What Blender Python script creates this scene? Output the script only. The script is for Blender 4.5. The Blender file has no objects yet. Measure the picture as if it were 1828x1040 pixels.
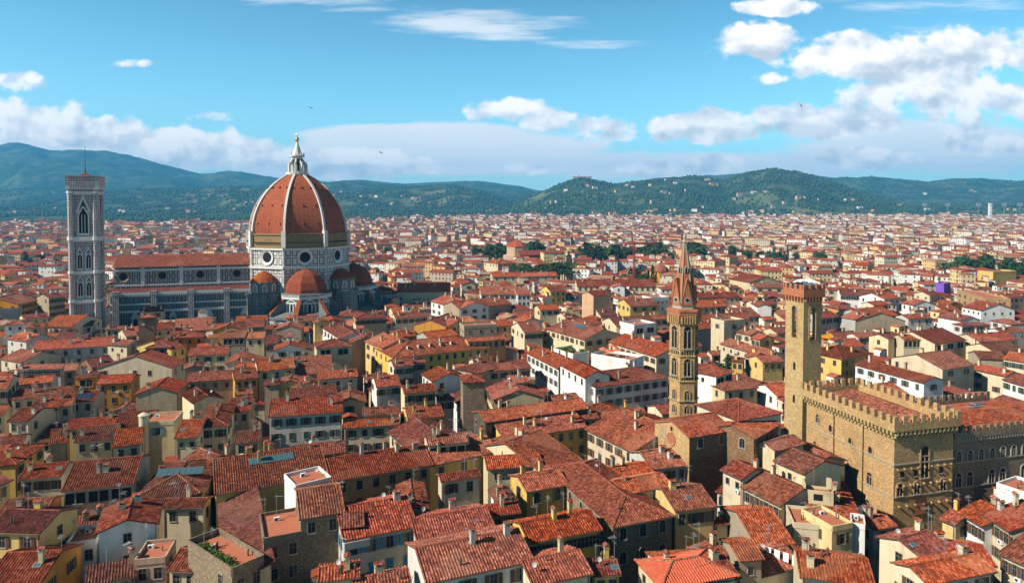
import bpy, math, random
import numpy as np
from mathutils import Vector, Matrix
sc = bpy.context.scene
COL = sc.collection
R = math.radians
rnd = random.Random(11)

# ------------------------------------------------------------------ camera
FPX, CAMH, PITCH, HROW = 1215.0, 72.0, R(1.8), 370.0
PROW = HROW + FPX * math.tan(PITCH)
cam_d = bpy.data.cameras.new('camera')
cam = bpy.data.objects.new('camera', cam_d)
COL.objects.link(cam)
cam.location = (0, 0, CAMH)
cam.rotation_euler = (R(90) - PITCH, 0, 0)
cam_d.sensor_width = 36
cam_d.lens = FPX / 1828 * 36
cam_d.shift_y = (PROW - 520) / 1828
cam_d.clip_start = 1
cam_d.clip_end = 60000
sc.camera = cam
CP, SP = math.cos(PITCH), math.sin(PITCH)

def ray(px, py):
    u, v = (px - 914) / FPX, (py - PROW) / FPX
    return Vector((u, CP - v * SP, -SP - v * CP))
def at_z(px, py, z):
    d = ray(px, py); t = (z - CAMH) / d.z
    return Vector((d.x * t, d.y * t, z))
def at_y(px, py, Y):
    d = ray(px, py); t = Y / d.y
    return Vector((d.x * t, Y, CAMH + d.z * t))
def proj(p):
    x, y, z = p[0], p[1], p[2] - CAMH
    dep = y * CP - z * SP
    return 914 + FPX * x / dep, PROW - FPX * (y * SP + z * CP) / dep

# ------------------------------------------------------------------ node helpers
class NT:
    def __init__(s, nt): s.nt = nt
    def n(s, t, ins=None, **props):
        nd = s.nt.nodes.new(t)
        for k, v in props.items(): setattr(nd, k, v)
        for k, v in (ins or {}).items():
            i = nd.inputs[k]
            if isinstance(v, bpy.types.NodeSocket): s.nt.links.new(v, i)
            else: i.default_value = v
        return nd
    def m(s, op, a, b=0.0, c=0.0, clamp=False):
        nd = s.nt.nodes.new('ShaderNodeMath'); nd.operation = op; nd.use_clamp = clamp
        for k, v in enumerate((a, b, c)):
            if isinstance(v, bpy.types.NodeSocket): s.nt.links.new(v, nd.inputs[k])
            else: nd.inputs[k].default_value = v
        return nd.outputs[0]
    def mix(s, fac, a, b, mode='MIX'):
        nd = s.nt.nodes.new('ShaderNodeMix'); nd.data_type = 'RGBA'; nd.blend_type = mode
        for k, v in ((0, fac), (6, a), (7, b)):
            if isinstance(v, bpy.types.NodeSocket): s.nt.links.new(v, nd.inputs[k])
            else: nd.inputs[k].default_value = v if k == 0 else (*v[:3], 1)
        return nd.outputs[2]
    def ss(s, x, a, b):
        nd = s.n('ShaderNodeMapRange', {0: x, 1: a, 2: b}, interpolation_type='SMOOTHSTEP')
        return nd.outputs[0]
    def ramp(s, fac, stops, interp='LINEAR'):
        nd = s.n('ShaderNodeValToRGB', {0: fac}); cr = nd.color_ramp; cr.interpolation = interp
        while len(cr.elements) < len(stops): cr.elements.new(0.5)
        for e, (p, c) in zip(cr.elements, stops): e.position = p; e.color = (*c, 1)
        return nd.outputs[0]
    def noise(s, vec, scale, detail=4, rough=0.55, dims='3D'):
        nd = s.n('ShaderNodeTexNoise', {'Scale': scale, 'Detail': detail, 'Roughness': rough}, noise_dimensions=dims)
        if vec is not None: s.nt.links.new(vec, nd.inputs['Vector'])
        return nd.outputs['Fac']

# ------------------------------------------------------------------ world, sun, exposure
SUN_AZ = math.atan2(-0.917, -0.40)      # compass angle from +Y, positive to +X
SUN_EL = R(38)
sun_dir = Vector((math.sin(SUN_AZ) * math.cos(SUN_EL), math.cos(SUN_AZ) * math.cos(SUN_EL), math.sin(SUN_EL)))
world = bpy.data.worlds.new('World'); sc.world = world; world.use_nodes = True
def build_world():
    nt = world.node_tree; nt.nodes.clear(); g = NT(nt)
    sky = g.n('ShaderNodeTexSky', sky_type='NISHITA', sun_disc=False, sun_elevation=SUN_EL, sun_rotation=SUN_AZ,
              altitude=120, air_density=1.0, dust_density=0.6, ozone_density=1.2).outputs[0]
    d = g.n('ShaderNodeTexCoord').outputs['Generated']
    sp = g.n('ShaderNodeSeparateXYZ', {0: d})
    x, y, z = sp.outputs
    # hazy bright cyan horizon, deep neutral zenith
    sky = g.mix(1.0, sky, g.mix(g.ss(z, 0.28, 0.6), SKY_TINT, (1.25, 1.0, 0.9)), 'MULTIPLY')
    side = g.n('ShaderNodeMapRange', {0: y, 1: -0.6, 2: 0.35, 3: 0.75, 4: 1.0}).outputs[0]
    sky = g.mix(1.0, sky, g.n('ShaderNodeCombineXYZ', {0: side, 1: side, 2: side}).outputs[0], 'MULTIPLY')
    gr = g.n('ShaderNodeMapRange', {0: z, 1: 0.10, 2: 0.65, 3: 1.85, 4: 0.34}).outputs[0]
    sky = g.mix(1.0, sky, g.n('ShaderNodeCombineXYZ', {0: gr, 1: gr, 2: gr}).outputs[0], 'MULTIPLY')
    yy = g.m('MAXIMUM', y, 0.12)
    s_ = g.m('DIVIDE', x, yy); t_ = g.m('DIVIDE', z, yy)
    vec = g.n('ShaderNodeCombineXYZ', {0: s_, 1: t_, 2: y}).outputs[0]
    low = g.m('MULTIPLY', g.m('POWER', 2.718, g.m('MULTIPLY', g.m('MAXIMUM', z, 0.0), -11.0)), 0.66)
    sky = g.mix(low, sky, (12.5, 13.6, 14.2))
    # cumulus masks: (px, py, rx, ry, weight) turned into directions
    def blob(px, py, rx, ry, w):
        cx, cy = (px - 914) / FPX, (HROW - py) / FPX
        a = g.m('MULTIPLY', g.m('SUBTRACT', s_, cx), FPX / rx)
        b = g.m('MULTIPLY', g.m('SUBTRACT', t_, cy), FPX / ry)
        r2 = g.m('ADD', g.m('MULTIPLY', a, a), g.m('MULTIPLY', b, b))
        return g.m('MULTIPLY', g.m('SUBTRACT', 1.0, r2), w)
    def union(blobs):
        o = blob(*blobs[0])
        for b in blobs[1:]: o = g.m('SMOOTH_MAX', o, blob(*b), 0.25)
        return o
    cum = union(CUMULUS)
    warp = g.n('ShaderNodeMapping', {0: vec, 'Scale': (1.0, 1.35, 1.0)}).outputs[0]
    def fb(off, sc_, det):
        v = g.n('ShaderNodeVectorMath', {0: warp, 1: (off[0], off[1], 0)}, operation='ADD').outputs[0]
        return g.noise(v, sc_, det, 0.54)
    n0 = fb((0, 0), 23, 7)
    s0, s1 = fb((0, 0), 15, 3), fb((-0.013, 0.019), 15, 3)
    dens = g.m('ADD', g.m('MULTIPLY', cum, 0.85), g.m('MULTIPLY', g.m('SUBTRACT', g.m('MULTIPLY_ADD', g.noise(warp, 9, 3), 0.5, g.m('MULTIPLY', n0, 0.62)), 0.545), 3.6))
    alpha = g.ss(dens, 0.0, 0.5)
    lit = g.m('ADD', 0.72, g.m('MULTIPLY', g.m('SUBTRACT', s0, s1), 3.0), clamp=True)
    # flat grey undersides: deep inside and low in each mass
    under = union([(p, q + ry * 0.55, rx * 0.95, ry * 0.62, w) for p, q, rx, ry, w in CUMULUS if ry > 24])
    u = g.m('MULTIPLY', g.ss(under, 0.0, 0.9), g.ss(g.noise(warp, 7, 5), 0.35, 0.6))
    lit = g.m('SUBTRACT', lit, g.m('MULTIPLY', u, 0.55), clamp=True)
    ccol = g.ramp(lit, [(0.0, CLOUD_DARK), (0.45, CLOUD_MID), (0.85, CLOUD_LIT)])
    col = g.mix(g.m('MULTIPLY', alpha, 0.96), sky, ccol)
    # anvil and low haze clouds (softer)
    an = union(VEIL)
    nv = g.noise(g.n('ShaderNodeMapping', {0: vec, 'Scale': (3.0, 11.0, 1.0)}).outputs[0], 2.6, 7, 0.6)
    va = g.ss(g.m('ADD', g.m('MULTIPLY', an, 0.95), g.m('MULTIPLY', g.m('SUBTRACT', nv, 0.5), 1.4)), -0.05, 0.42)
    vcol = g.mix(g.noise(warp, 9, 6), CLOUD_MID, VEIL_COL)
    col2 = g.mix(g.m('MULTIPLY', va, 0.88), sky, vcol)
    col = g.mix(g.m('MULTIPLY', alpha, 0.96), col2, ccol)
    # cirrus streaks
    ci = union(CIRRUS)
    rot = g.n('ShaderNodeMapping', {0: vec, 'Rotation': (0, 0, R(9)), 'Scale': (3.0, 26.0, 1.0)}).outputs[0]
    nc = g.noise(rot, 1.6, 8, 0.62)
    ca = g.m('MULTIPLY', g.ss(g.m('ADD', g.m('MULTIPLY', ci, 0.5), g.m('MULTIPLY', g.m('SUBTRACT', nc, 0.52), 2.6)), 0.0, 0.8), 0.62)
    col = g.mix(ca, col, VEIL_COL)
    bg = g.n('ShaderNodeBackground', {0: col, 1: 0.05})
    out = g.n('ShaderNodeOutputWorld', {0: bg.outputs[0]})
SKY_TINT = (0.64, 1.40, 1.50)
CLOUD_DARK, CLOUD_MID, CLOUD_LIT = (9.5, 9.9, 10.6), (13.4, 13.4, 13.6), (18.5, 17.4, 16.4)
VEIL_COL = (16.6, 15.8, 15.2)
CUMULUS = [(30, 150, 80, 18, .62), (245, 115, 34, 8, .45), (385, 210, 60, 8, .3), (1640, 105, 230, 50, 1.0), (1340, 80, 95, 38, 1.0), (1385, 15, 80, 18, 1.0), (1740, 95, 130, 50, 1.0), (1480, 110, 130, 32, .9),
           (1720, 180, 170, 60, .9), (1260, 225, 120, 32, 1.0), (1430, 215, 110, 36, 1.0), (1560, 195, 90, 52, 1.0), (1760, 255, 95, 22, .8),
           (900, 196, 74, 26, .75), (975, 214, 60, 22, .7), (1080, 232, 66, 28, .62), (1370, 140, 40, 14, .7), (1545, 285, 95, 24, .75), (1150, 300, 70, 18, .7),
           (1270, 295, 60, 16, .6), (940, 300, 34, 12, .6),
           (40, 215, 130, 46, 1.0), (190, 238, 100, 34, .95), (315, 262, 85, 42, 1.0), (420, 265, 85, 42, 1.0), (520, 290, 70, 24, .8), (640, 290, 110, 32, .9), (740, 300, 70, 20, .7)]
VEIL = [(790, 268, 285, 52, 1.2), (690, 243, 170, 24, 1.0), (900, 262, 200, 30, .9), (560, 290, 180, 34, .8), (1250, 300, 420, 30, .7), (1650, 265, 260, 60, .7), (200, 270, 330, 40, .9)]
CIRRUS = [(540, 5, 200, 14, 1.1), (660, 22, 90, 10, .8), (840, 40, 190, 36, 1.15), (900, 66, 110, 14, 1.1), (1040, 82, 120, 9, 1.0), (1650, 40, 200, 60, .3)]
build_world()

sun_l = bpy.data.lights.new('sun', 'SUN'); sun_l.energy = 5.0; sun_l.angle = R(0.55); sun_l.color = (1.0, 0.925, 0.82)
sun_o = bpy.data.objects.new('sun', sun_l); COL.objects.link(sun_o)
sun_o.rotation_euler = sun_dir.to_track_quat('Z', 'Y').to_euler()
sun_o.location = (-300, -100, 400)
sc.view_settings.view_transform = 'Standard'; sc.view_settings.look = 'None'
sc.view_settings.exposure = 0.66; sc.view_settings.gamma = 1.0
sc.render.engine = 'CYCLES'
sc.cycles.use_denoising = True
try: sc.cycles.denoiser = 'OPENIMAGEDENOISE'
except Exception: pass
sc.cycles.max_bounces = 5; sc.cycles.diffuse_bounces = 1; sc.cycles.glossy_bounces = 2; sc.cycles.volume_bounces = 0
sc.cycles.transparent_max_bounces = 6; sc.cycles.sample_clamp_indirect = 6

# ------------------------------------------------------------------ mesh builder
class MB:
    def __init__(s):
        s.v, s.f, s.mi, s.uv, s.M = [], [], [], [], None
    def face(s, pts, mat=0, uv=None):
        pts = [Vector(p) for p in pts]
        if uv is None:
            n = Vector((0, 0, 0))
            for i in range(len(pts)):
                a, b = pts[i], pts[(i + 1) % len(pts)]
                n += Vector(((a.y - b.y) * (a.z + b.z), (a.z - b.z) * (a.x + b.x), (a.x - b.x) * (a.y + b.y)))
            n = n.normalized() if n.length > 1e-9 else Vector((0, 0, 1))
            t = Vector((-n.y, n.x, 0))
            if t.length < 0.02: uv = [(p.x, p.y) for p in pts]
            else:
                t.normalize(); w = n.cross(t)
                uv = [(p.dot(t), p.dot(w)) for p in pts]
        if s.M is not None: pts = [s.M @ p for p in pts]
        k = len(s.v)
        s.v.extend(pts); s.f.append(list(range(k, k + len(pts)))); s.mi.append(mat); s.uv.extend(uv)
    def box(s, x0, x1, y0, y1, z0, z1, mat=0, skip=''):
        if 'd' not in skip: s.face([(x0, y0, z0), (x0, y1, z0), (x1, y1, z0), (x1, y0, z0)], mat)
        if 'u' not in skip: s.face([(x0, y0, z1), (x1, y0, z1), (x1, y1, z1), (x0, y1, z1)], mat)
        s.face([(x0, y0, z0), (x1, y0, z0), (x1, y0, z1), (x0, y0, z1)], mat)
        s.face([(x1, y1, z0), (x0, y1, z0), (x0, y1, z1), (x1, y1, z1)], mat)
        s.face([(x0, y1, z0), (x0, y0, z0), (x0, y0, z1), (x0, y1, z1)], mat)
        s.face([(x1, y0, z0), (x1, y1, z0), (x1, y1, z1), (x1, y0, z1)], mat)
    def bar(s, a, b, r, mat=0, n=4, r2=None):
        a, b = Vector(a), Vector(b); d = (b - a).normalized()
        q = d.cross(Vector((0, 0, 1)) if abs(d.z) < .9 else Vector((1, 0, 0))).normalized(); w = d.cross(q)
        r2 = r if r2 is None else r2
        pa = [a + (q * math.cos(2 * math.pi * i / n) + w * math.sin(2 * math.pi * i / n)) * r for i in range(n)]
        pb = [b + (q * math.cos(2 * math.pi * i / n) + w * math.sin(2 * math.pi * i / n)) * r2 for i in range(n)]
        for i in range(n): s.face([pa[i], pa[(i + 1) % n], pb[(i + 1) % n], pb[i]], mat)
        s.face(pb, mat); s.face(pa[::-1], mat)
    def lathe(s, prof, n, mat=0, cx=0, cy=0, ph=0.0, a0=0.0, a1=2 * math.pi, cap=True):
        full = abs(a1 - a0 - 2 * math.pi) < 1e-6
        ang = [ph + a0 + (a1 - a0) * i / n for i in range(n + 1)]
        for (r0, z0), (r1, z1) in zip(prof[:-1], prof[1:]):
            for i in range(n):
                c0, s0, c1, s1 = math.cos(ang[i]), math.sin(ang[i]), math.cos(ang[i + 1]), math.sin(ang[i + 1])
                p = [(cx + r0 * c0, cy + r0 * s0, z0), (cx + r0 * c1, cy + r0 * s1, z0), (cx + r1 * c1, cy + r1 * s1, z1), (cx + r1 * c0, cy + r1 * s0, z1)]
                if r1 < 1e-4: p = p[:3]
                elif r0 < 1e-4: p = [p[0], p[2], p[3]]
                s.face(p, mat)
        if cap and full and prof[-1][0] > 1e-4:
            r, z = prof[-1]
            s.face([(cx + r * math.cos(a), cy + r * math.sin(a), z) for a in ang[:-1]], mat)
    def arch(s, cx, z0, w, h, y, mat=0, n=8, pointed=False):
        """arched opening facing -y: polygon with foot at z0"""
        pts = [(cx - w / 2, y, z0), (cx + w / 2, y, z0)]
        r = w / 2; zs = z0 + h - (r * 1.5 if pointed else r)
        for i in range(n + 1):
            a = math.pi * i / n
            k = 1.5 if pointed else 1.0
            px = cx + r * math.cos(a); pz = zs + r * k * (math.sin(a) if not pointed else (1 - abs(math.cos(a)) ** 1.6))
            pts.append((px, y, pz))
        s.face(pts, mat)
    def archring(s, cx, z0, w, h, y0, y1, t, mat=0, n=8, pointed=False):
        """raised surround around an arch, from plane y0 out to y1 (y1<y0)"""
        r = w / 2; k = 1.5 if pointed else 1.0
        def path(e):
            zs = z0 + h - r * k
            P = [(cx + r + e, z0)]
            for i in range(n + 1):
                a = math.pi * i / n
                f = math.sin(a) if not pointed else (1 - abs(math.cos(a)) ** 1.6)
                P.append((cx + (r + e) * math.cos(a), zs + (r * k + e) * f))
            P.append((cx - r - e, z0)); return P
        I, O = path(0), path(t)
        for i in range(len(I) - 1):
            s.face([(I[i][0], y1, I[i][1]), (O[i][0], y1, O[i][1]), (O[i + 1][0], y1, O[i + 1][1]), (I[i + 1][0], y1, I[i + 1][1])], mat)
            s.face([(O[i][0], y1, O[i][1]), (O[i][0], y0, O[i][1]), (O[i + 1][0], y0, O[i + 1][1]), (O[i + 1][0], y1, O[i + 1][1])], mat)
            s.face([(I[i][0], y0, I[i][1]), (I[i][0], y1, I[i][1]), (I[i + 1][0], y1, I[i + 1][1]), (I[i + 1][0], y0, I[i + 1][1])], mat)
    def mesh(s, name, mats, smooth=False):
        me = bpy.data.meshes.new(name)
        nv = len(s.v)
        me.vertices.add(nv); me.vertices.foreach_set('co', np.array([c for p in s.v for c in p], dtype=np.float32))
        me.loops.add(nv); me.loops.foreach_set('vertex_index', np.arange(nv, dtype=np.int32))
        ln = np.array([len(f) for f in s.f], dtype=np.int32); st = np.concatenate(([0], np.cumsum(ln)[:-1])).astype(np.int32)
        me.polygons.add(len(s.f)); me.polygons.foreach_set('loop_start', st); me.polygons.foreach_set('loop_total', ln)
        me.polygons.foreach_set('material_index', np.array(s.mi, dtype=np.int32))
        for m in mats: me.materials.append(m)
        ul = me.uv_layers.new(name='UVMap'); ul.data.foreach_set('uv', np.array([c for p in s.uv for c in p], dtype=np.float32))
        me.polygons.foreach_set('use_smooth', np.zeros(len(s.f), dtype=bool)); me.update(calc_edges=True)
        if smooth:
            import bmesh
            bm = bmesh.new(); bm.from_mesh(me); bmesh.ops.remove_doubles(bm, verts=bm.verts, dist=0.001); bm.to_mesh(me); bm.free()
            me.polygons.foreach_set('use_smooth', [True] * len(me.polygons))
        return me
    def build(s, name, mats, parent=None, smooth=False):
        return link(name, s.mesh(name, mats, smooth), parent)

def link(name, me, parent=None, loc=None, rz=0.0, scale=None):
    o = bpy.data.objects.new(name, me); COL.objects.link(o)
    if parent is not None: o.parent = parent
    if loc is not None: o.location = loc
    if rz: o.rotation_euler = (0, 0, rz)
    if scale is not None: o.scale = scale
    return o
def tag(o, label, cat, group=None, kind=None):
    if label: o['label'] = label
    if cat: o['category'] = cat
    if group: o['group'] = group
    if kind: o['kind'] = kind
    return o
def thing(name, label, cat, loc, rz=0.0, group=None):
    o = bpy.data.objects.new(name, None); COL.objects.link(o)
    o.empty_display_size = 0.5
    o.location = loc; o.rotation_euler = (0, 0, rz)
    return tag(o, label, cat, group)

# ------------------------------------------------------------------ materials
def new_mat(name, rough=0.85, spec=0.25):
    m = bpy.data.materials.new(name); m.use_nodes = True
    b = m.node_tree.nodes['Principled BSDF']
    b.inputs['Roughness'].default_value = rough
    b.inputs['Specular IOR Level'].default_value = spec
    return m, NT(m.node_tree), b
def plain(name, col, rough=0.7, metal=0.0, spec=0.3):
    m, g, b = new_mat(name, rough, spec)
    oi = g.n('ShaderNodeTexCoord').outputs['Object']
    nz = g.noise(oi, 3.0, 3)
    c = g.mix(nz, [x * 0.8 for x in col], [min(1, x * 1.15) for x in col])
    g.nt.links.new(c, b.inputs['Base Color']); b.inputs['Metallic'].default_value = metal
    return m
def roof_mat(name, dark, mid, light, rows=True, patch=0.3):
    m, g, b = new_mat(name, 0.9, 0.12)
    uv = g.n('ShaderNodeTexCoord').outputs['UV']
    sp = g.n('ShaderNodeSeparateXYZ', {0: uv})
    u = g.m('DIVIDE', sp.outputs[0], 0.21); v = g.m('DIVIDE', sp.outputs[1], 0.46)
    cell = g.n('ShaderNodeCombineXYZ', {0: g.m('FLOOR', u), 1: g.m('FLOOR', v)}).outputs[0]
    wn = g.n('ShaderNodeTexWhiteNoise', {'Vector': cell}, noise_dimensions='2D').outputs['Value']
    oi = g.n('ShaderNodeObjectInfo').outputs['Random']
    geo = g.n('ShaderNodeNewGeometry').outputs['Position']
    big = g.noise(geo, 0.22, 5, 0.65)
    small = g.noise(geo, 1.6, 4, 0.6)
    f = g.m('ADD', g.m('MULTIPLY', wn, 0.7), g.m('MULTIPLY', g.m('SUBTRACT', small, 0.5), 0.7), clamp=True)
    f = g.m('ADD', f, 0.06, clamp=True)
    c = g.ramp(f, [(0.0, dark), (0.5, mid), (0.92, light)])
    # weathering: grey lichen / soot patches with their own shape
    st = g.ss(big, 0.48, 0.72)
    pa = g.n('ShaderNodeTexVoronoi', {'Vector': geo, 'Scale': 0.16}).outputs['Color']
    c = g.mix(g.m('MULTIPLY', g.m('GREATER_THAN', g.n('ShaderNodeSeparateColor', {0: pa}).outputs[0], .8), patch), c, (light[0] * .8, light[1] * .95, light[2]))
    c = g.mix(g.m('MULTIPLY', st, 0.6 if patch else 0.3), c, (dark[0] * .9, dark[1] * 1.2, dark[2] * 1.4))
    hs = g.n('ShaderNodeHueSaturation', {'Hue': g.m('ADD', 0.494, g.m('MULTIPLY', oi, 0.012)), 'Saturation': g.m('ADD', 0.90, g.m('MULTIPLY', g.m('FRACT', g.m('MULTIPLY', oi, 7.3)), 0.2)),
                                         'Value': g.m('ADD', 0.70, g.m('MULTIPLY', g.m('FRACT', g.m('MULTIPLY', oi, 3.7)), 0.56)), 'Color': c})
    g.nt.links.new(hs.outputs[0], b.inputs['Base Color'])
    if rows:
        fr = g.m('FRACT', v)
        col = g.m('ABSOLUTE', g.m('SINE', g.m('MULTIPLY', sp.outputs[0], math.pi / 0.42)))
        h = g.m('ADD', g.m('ADD', g.m('MULTIPLY', fr, -0.5), g.m('MULTIPLY', wn, 0.45)), g.m('MULTIPLY', col, 0.5))
        bp = g.n('ShaderNodeBump', {'Strength': 0.8, 'Distance': 0.1, 'Height': h})
        g.nt.links.new(bp.outputs[0], b.inputs['Normal'])
    return m
def plaster(name, col, stain=0.85, rough=0.92):
    m, g, b = new_mat(name, rough, 0.15)
    geo = g.n('ShaderNodeNewGeometry').outputs['Position']
    st = g.n('ShaderNodeMapping', {0: geo, 'Scale': (0.9, 0.9, 0.12)}).outputs[0]
    streak = g.noise(st, 0.9, 5, 0.65)
    blot = g.noise(geo, 0.35, 5, 0.6)
    c = g.mix(g.ss(streak, 0.45, 0.8), col, [x * (1 - 0.42 * stain) for x in col])
    c = g.mix(g.ss(blot, 0.5, 0.75), c, [col[0] * (1 - .22 * stain), col[1] * (1 - .27 * stain), col[2] * (1 - .36 * stain)])
    oi = g.n('ShaderNodeObjectInfo').outputs['Random']
    hs = g.n('ShaderNodeHueSaturation', {'Value': g.m('ADD', 0.88, g.m('MULTIPLY', oi, 0.2)), 'Saturation': g.m('ADD', 0.85, g.m('MULTIPLY', g.m('FRACT', g.m('MULTIPLY', oi, 5.1)), 0.3)), 'Color': c})
    g.nt.links.new(hs.outputs[0], b.inputs['Base Color'])
    bp = g.n('ShaderNodeBump', {'Strength': 0.25, 'Distance': 0.03, 'Height': g.noise(geo, 9, 4)})
    g.nt.links.new(bp.outputs[0], b.inputs['Normal'])
    return m
def masonry(name, a, bcol, mortar, bw=0.9, bh=0.42, bump=0.5):
    m, g, b = new_mat(name, 0.95, 0.1)
    uv = g.n('ShaderNodeTexCoord').outputs['UV']
    geo = g.n('ShaderNodeNewGeometry').outputs['Position']
    wob = g.n('ShaderNodeVectorMath', {0: uv, 1: g.n('ShaderNodeVectorMath', {0: g.n('ShaderNodeTexNoise', {'Vector': geo, 'Scale': 1.3}).outputs['Color'], 'Scale': 0.22}, operation='SCALE').outputs[0]}, operation='ADD').outputs[0]
    br = g.n('ShaderNodeTexBrick', {'Vector': wob, 'Color1': (*a, 1), 'Color2': (*bcol, 1), 'Mortar': (*mortar, 1), 'Scale': 1.0, 'Mortar Size': 0.035, 'Mortar Smooth': 0.6, 'Bias': 0.0, 'Brick Width': bw, 'Row Height': bh})
    n1 = g.noise(geo, 2.2, 5, 0.7); n2 = g.noise(geo, 0.18, 4, 0.6)
    c = g.mix(0.75, br.outputs[0], g.ramp(n1, [(0.28, [x * .35 for x in a]), (0.5, a), (0.7, [min(1, x * 1.6) for x in bcol])]), 'MIX')
    c = g.mix(0.8, br.outputs[0], c)
    c = g.mix(g.m('MULTIPLY', g.ss(n2, 0.45, 0.72), 0.5), c, [x * .6 for x in a])
    g.nt.links.new(c, b.inputs['Base Color'])
    h = g.m('SUBTRACT', g.m('MULTIPLY', n1, 1.2), br.outputs['Fac'])
    bp = g.n('ShaderNodeBump', {'Strength': bump, 'Distance': 0.15, 'Height': h})
    g.nt.links.new(bp.outputs[0], b.inputs['Normal'])
    return m
def marble(name, white, green, pw, ph, line=(0.22, 0.5), pink=None, mix=1.0):
    """white marble with inlaid dark rectangular frames, laid out in metres on the wall"""
    m, g, b = new_mat(name, 0.7, 0.3)
    uv = g.n('ShaderNodeTexCoord').outputs['UV']; sp = g.n('ShaderNodeSeparateXYZ', {0: uv})
    def edge(s, w):
        f = g.m('MULTIPLY', g.m('FRACT', g.m('DIVIDE', s, w)), w)
        return g.m('MINIMUM', f, g.m('SUBTRACT', w, f))
    d = g.m('MINIMUM', edge(sp.outputs[0], pw), edge(sp.outputs[1], ph))
    ring = g.m('MULTIPLY', g.m('GREATER_THAN', d, line[0]), g.m('LESS_THAN', d, line[1]))
    geo = g.n('ShaderNodeNewGeometry').outputs['Position']
    n1 = g.noise(g.n('ShaderNodeMapping', {0: geo, 'Scale': (1, 1, 0.3)}).outputs[0], 0.5, 6, 0.7)
    w = g.mix(g.ss(n1, 0.35, 0.75), white, [x * 0.62 for x in white])
    if pink is not None:
        c2 = g.n('ShaderNodeCombineXYZ', {0: g.m('FLOOR', g.m('DIVIDE', sp.outputs[0], pw)), 1: g.m('FLOOR', g.m('DIVIDE', sp.outputs[1], ph))}).outputs[0]
        wn = g.n('ShaderNodeTexWhiteNoise', {'Vector': c2}, noise_dimensions='2D').outputs['Value']
        w = g.mix(g.m('MULTIPLY', g.m('GREATER_THAN', wn, 0.6), 0.6), w, pink)
    c = g.mix(g.m('MULTIPLY', ring, mix), w, green)
    g.nt.links.new(c, b.inputs['Base Color'])
    return m

RT = (0.095, 0.026, 0.016), (0.315, 0.072, 0.036), (0.52, 0.20, 0.11)
M = {}
M['roof'] = roof_mat('terracotta_tiles', *RT)
M['roof_old'] = roof_mat('weathered_tiles', (0.068, 0.022, 0.015), (0.205, 0.050, 0.029), (0.35, 0.135, 0.082))
M['roof_new'] = roof_mat('new_orange_tiles', (0.44, 0.055, 0.022), (0.56, 0.072, 0.028), (0.62, 0.11, 0.05))
M['dome_tile'] = roof_mat('dome_tiles', (0.17, 0.044, 0.018), (0.33, 0.083, 0.030), (0.44, 0.15, 0.058), True, 0.0)
M['eave'] = plain('eave_timber', (0.11, 0.075, 0.05), 0.9)
WALLS = {'W': (0.54, 0.515, 0.46), 'w': (0.74, 0.72, 0.67), 'c': (0.60, 0.50, 0.325), 'y': (0.62, 0.44, 0.16), 'o': (0.54, 0.27, 0.075),
         'p': (0.56, 0.37, 0.24), 't': (0.36, 0.29, 0.20), 'k': (0.36, 0.35, 0.32), 'q': (0.10, 0.08, 0.06), 'v': (0.16, 0.07, 0.42), 'r': (0.48, 0.17, 0.08)}
WNAME = {'W': 'whitewashed', 'w': 'bright white', 'c': 'cream', 'y': 'yellow', 'o': 'orange ochre', 'p': 'peach', 't': 'beige-brown', 'k': 'grey', 's': 'stone', 'b': 'brick'}
for k, c in WALLS.items(): M['wall_' + k] = plaster('plaster_' + k, c)
M['wall_s'] = masonry('rough_stone', (0.21, 0.155, 0.10), (0.29, 0.215, 0.14), (0.16, 0.125, 0.085))
M['wall_b'] = masonry('old_brick', (0.20, 0.105, 0.055), (0.27, 0.16, 0.085), (0.22, 0.17, 0.11), 0.6, 0.25, 0.4)
M['wall_B'] = masonry('golden_stone', (0.41, 0.258, 0.118), (0.51, 0.338, 0.158), (0.25, 0.165, 0.08), 1.0, 0.45, 0.55)
M['wall_g'] = masonry('tower_stone', (0.42, 0.288, 0.13), (0.53, 0.385, 0.185), (0.25, 0.175, 0.085), 0.7, 0.35, 0.6)
M['redbrick'] = masonry('red_brick', (0.36, 0.125, 0.06), (0.44, 0.17, 0.08), (0.30, 0.17, 0.1), 0.5, 0.2, 0.3)
M['trim'] = plain('grey_stone_trim', (0.34, 0.30, 0.23), 0.85)
M['sash'] = plain('window_sash', (0.20, 0.17, 0.13), 0.7)
M['white'] = plain('white_paint', (0.78, 0.77, 0.73), 0.7)
M['glass'] = plain('dark_glass', (0.018, 0.022, 0.026), 0.12, 0, 0.5)
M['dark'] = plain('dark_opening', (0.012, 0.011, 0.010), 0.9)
M['sh_n'] = plain('brown_shutter', (0.10, 0.055, 0.032), 0.7)
M['sh_g'] = plain('green_shutter', (0.04, 0.085, 0.06), 0.7)
M['sh_b'] = plain('blue_shutter', (0.09, 0.25, 0.37), 0.6)
M['sh_B'] = plain('bright_blue_shutter', (0.025, 0.19, 0.37), 0.6)
M['sh_y'] = plain('grey_shutter', (0.17, 0.17, 0.16), 0.7)
M['metal'] = plain('grey_metal', (0.45, 0.45, 0.46), 0.45, 0.6)
M['iron'] = plain('dark_iron', (0.06, 0.06, 0.065), 0.6, 0.5)
M['terrace'] = plain('terrace_tiles', (0.42, 0.14, 0.075), 0.85)
M['skyglass'] = plain('skylight_glass', (0.06, 0.13, 0.155), 0.08, 0, 0.7)
M['solar'] = plain('solar_cells', (0.012, 0.025, 0.08), 0.12, 0, 0.7)
M['gold'] = plain('gilded_copper', (0.85, 0.52, 0.10), 0.3, 1.0)
M['leaf'] = None
M['marble'] = marble('panelled_marble', (0.42, 0.43, 0.42), (0.025, 0.04, 0.042), 2.4, 3.9, (0.22, 0.62))
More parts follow.
